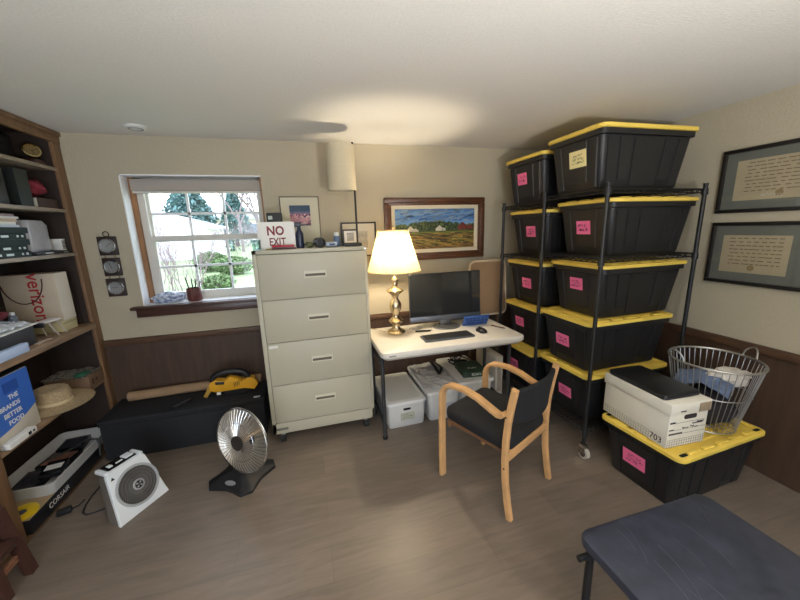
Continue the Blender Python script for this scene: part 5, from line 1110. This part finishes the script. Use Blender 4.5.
shrub(-2.35, 6.6, 1.75, 1, 'twiggy bare shrub closest to the left panes'); shrub(-1.95, 6.1, 1.2, 2, 'low twiggy shrub in the bottom left panes'); shrub(-3.0, 12.2, 1.5, 3, 'twiggy shrub in front of the white house wall'); shrub(-2.6, 13.5, 1.9, 4, 'twiggy thicket right of the white house'); shrub(-2.1, 15, 1.9, 5, 'distant twiggy thicket at the right of the lawn')
def leafy(name, x, y, sz, n, leaf, m, seed, label, cat, group, cone=False, trunk=0):
    t = thing(name, label, cat, (x, y, GZ), 0, group); rd = random.Random(seed); g = G(); b = bmesh.new()
    for k in range(n):
        if cone: f = rd.random() ** .7; r_ = (1 - f) * sz[0] * rd.uniform(.4, 1) ; a = rd.uniform(0, 2 * PI); p = Vector((r_ * math.cos(a), r_ * math.sin(a), trunk + f * sz[2]))
        else:
            p = Vector((rd.gauss(0, 1), rd.gauss(0, 1), rd.gauss(0, 1))).normalized() * rd.uniform(.6, 1); p = Vector((p.x * sz[0], p.y * sz[1], sz[2] * .5 + trunk + p.z * sz[2] * .5))
        q = Euler((rd.uniform(-1, 1), rd.uniform(-1, 1), rd.uniform(0, 6))).to_matrix(); L = leaf * rd.uniform(.6, 1.3)
        vs_ = [b.verts.new(p + q @ Vector(c)) for c in ((-L, 0, 0), (0, -L * .4, 0), (L, 0, 0), (0, L * .4, L * .15))]
        b.faces.new((vs_[0], vs_[1], vs_[2])); b.faces.new((vs_[0], vs_[2], vs_[3]))
    me = bpy.data.meshes.new('t'); b.to_mesh(me); b.free(); g.bm.from_mesh(me); bpy.data.meshes.remove(me)
    g.build('foliage', m, t, smooth=False)
    g = G(); g.tube([(0, 0, 0), (0, 0, (trunk + sz[2] * .8) if cone else sz[2] * .5)], .14 if cone else .05, n=8, r1=.03); g.build('trunk', bark, t)
conif = mat('conifer_blue_green', (92, 122, 118), .9, var=.25, vs=3); hedge = mat('hedge_green', (104, 126, 80), .9, var=.3, vs=3)
leafy('conifer_tree', -6.0, 21.5, (2.5, 2.3, 4.4), 6500, .16, conif, 1, 'blue green conifer rising behind the white house roof', 'tree', 'conifers outside the window', True); leafy('conifer_tree', -11.2, 24, (1.9, 1.9, 5.4), 4500, .16, conif, 2, 'blue green conifer at the upper left of the window', 'tree', 'conifers outside the window', True)
leafy('conifer_tree', -5.0, 29, (1.8, 1.8, 4.8), 3500, .16, conif, 5, 'conifer behind the bare trees at the middle of the window', 'tree', 'conifers outside the window', True)
leafy('garden_bush', -2.5, 10.2, (.45, .4, .55), 1600, .05, hedge, 3, 'low green bush in the middle of the lower panes', 'bush', 'green bushes on the lawn'); leafy('garden_bush', -1.75, 9.2, (.5, .4, .45), 1600, .05, hedge, 4, 'low green bush at the right of the lower panes', 'bush', 'green bushes on the lawn'); leafy('garden_bush', -1.55, 6.6, (.3, .3, .3), 1100, .04, hedge, 6, 'small green bush at the bottom of the lower panes', 'bush', 'green bushes on the lawn')
t = thing('white_house', 'white neighbouring house with a pale sloping roof outside the window', 'house', (-5.3, 15.5, GZ), 0)
sid = mat('white_siding', (236, 236, 232), .8, bump=.2, bs=6, stretch=(.1, .1, 8)); roofm = mat('pale_roof', (206, 206, 208), .8)
g = G(); g.loft([[(-3.2, y, 0), (1.55, y, 0), (1.55, y, 1.25), (-.9, y, 1.95), (-3.2, y, 1.4)] for y in (0, 3)]); g.build('wall', sid, t)
g = G(); g.loft([[(x, y, z_) for x, z_ in ((-3.4, 1.38), (-.9, 1.97), (1.75, 1.21), (1.75, 1.31), (-.9, 2.07), (-3.4, 1.48))] for y in (-.25, 3.2)]); g.build('roof', roofm, t)
g = G(); g.bx(-2.2, -1.3, -.03, .02, .5, 1.2); wn = g.build('window', mat('house_window', (120, 130, 140), .2), t)
t = thing('neighbour_house', 'distant tan house between the bare trees outside', 'house', (-6.0, 34, GZ), 0)
g = G(); g.bx(-1.6, 3.2, 0, 4, 0, 2.3); g.build('wall', mat('tan_siding', (216, 200, 182), .8), t); g = G(); g.loft([[(x, y, z_) for x, z_ in ((-1.9, 2.25), (.8, 3.4), (3.5, 2.25))] for y in (-.3, 4.3)]); g.build('roof', mat('grey_roof', (176, 170, 168), .8), t); g = G(); g.bx(1.2, 2.0, -.04, .02, 1.0, 1.8); g.build('window', mat('house_window', (120, 130, 140), .2), t)
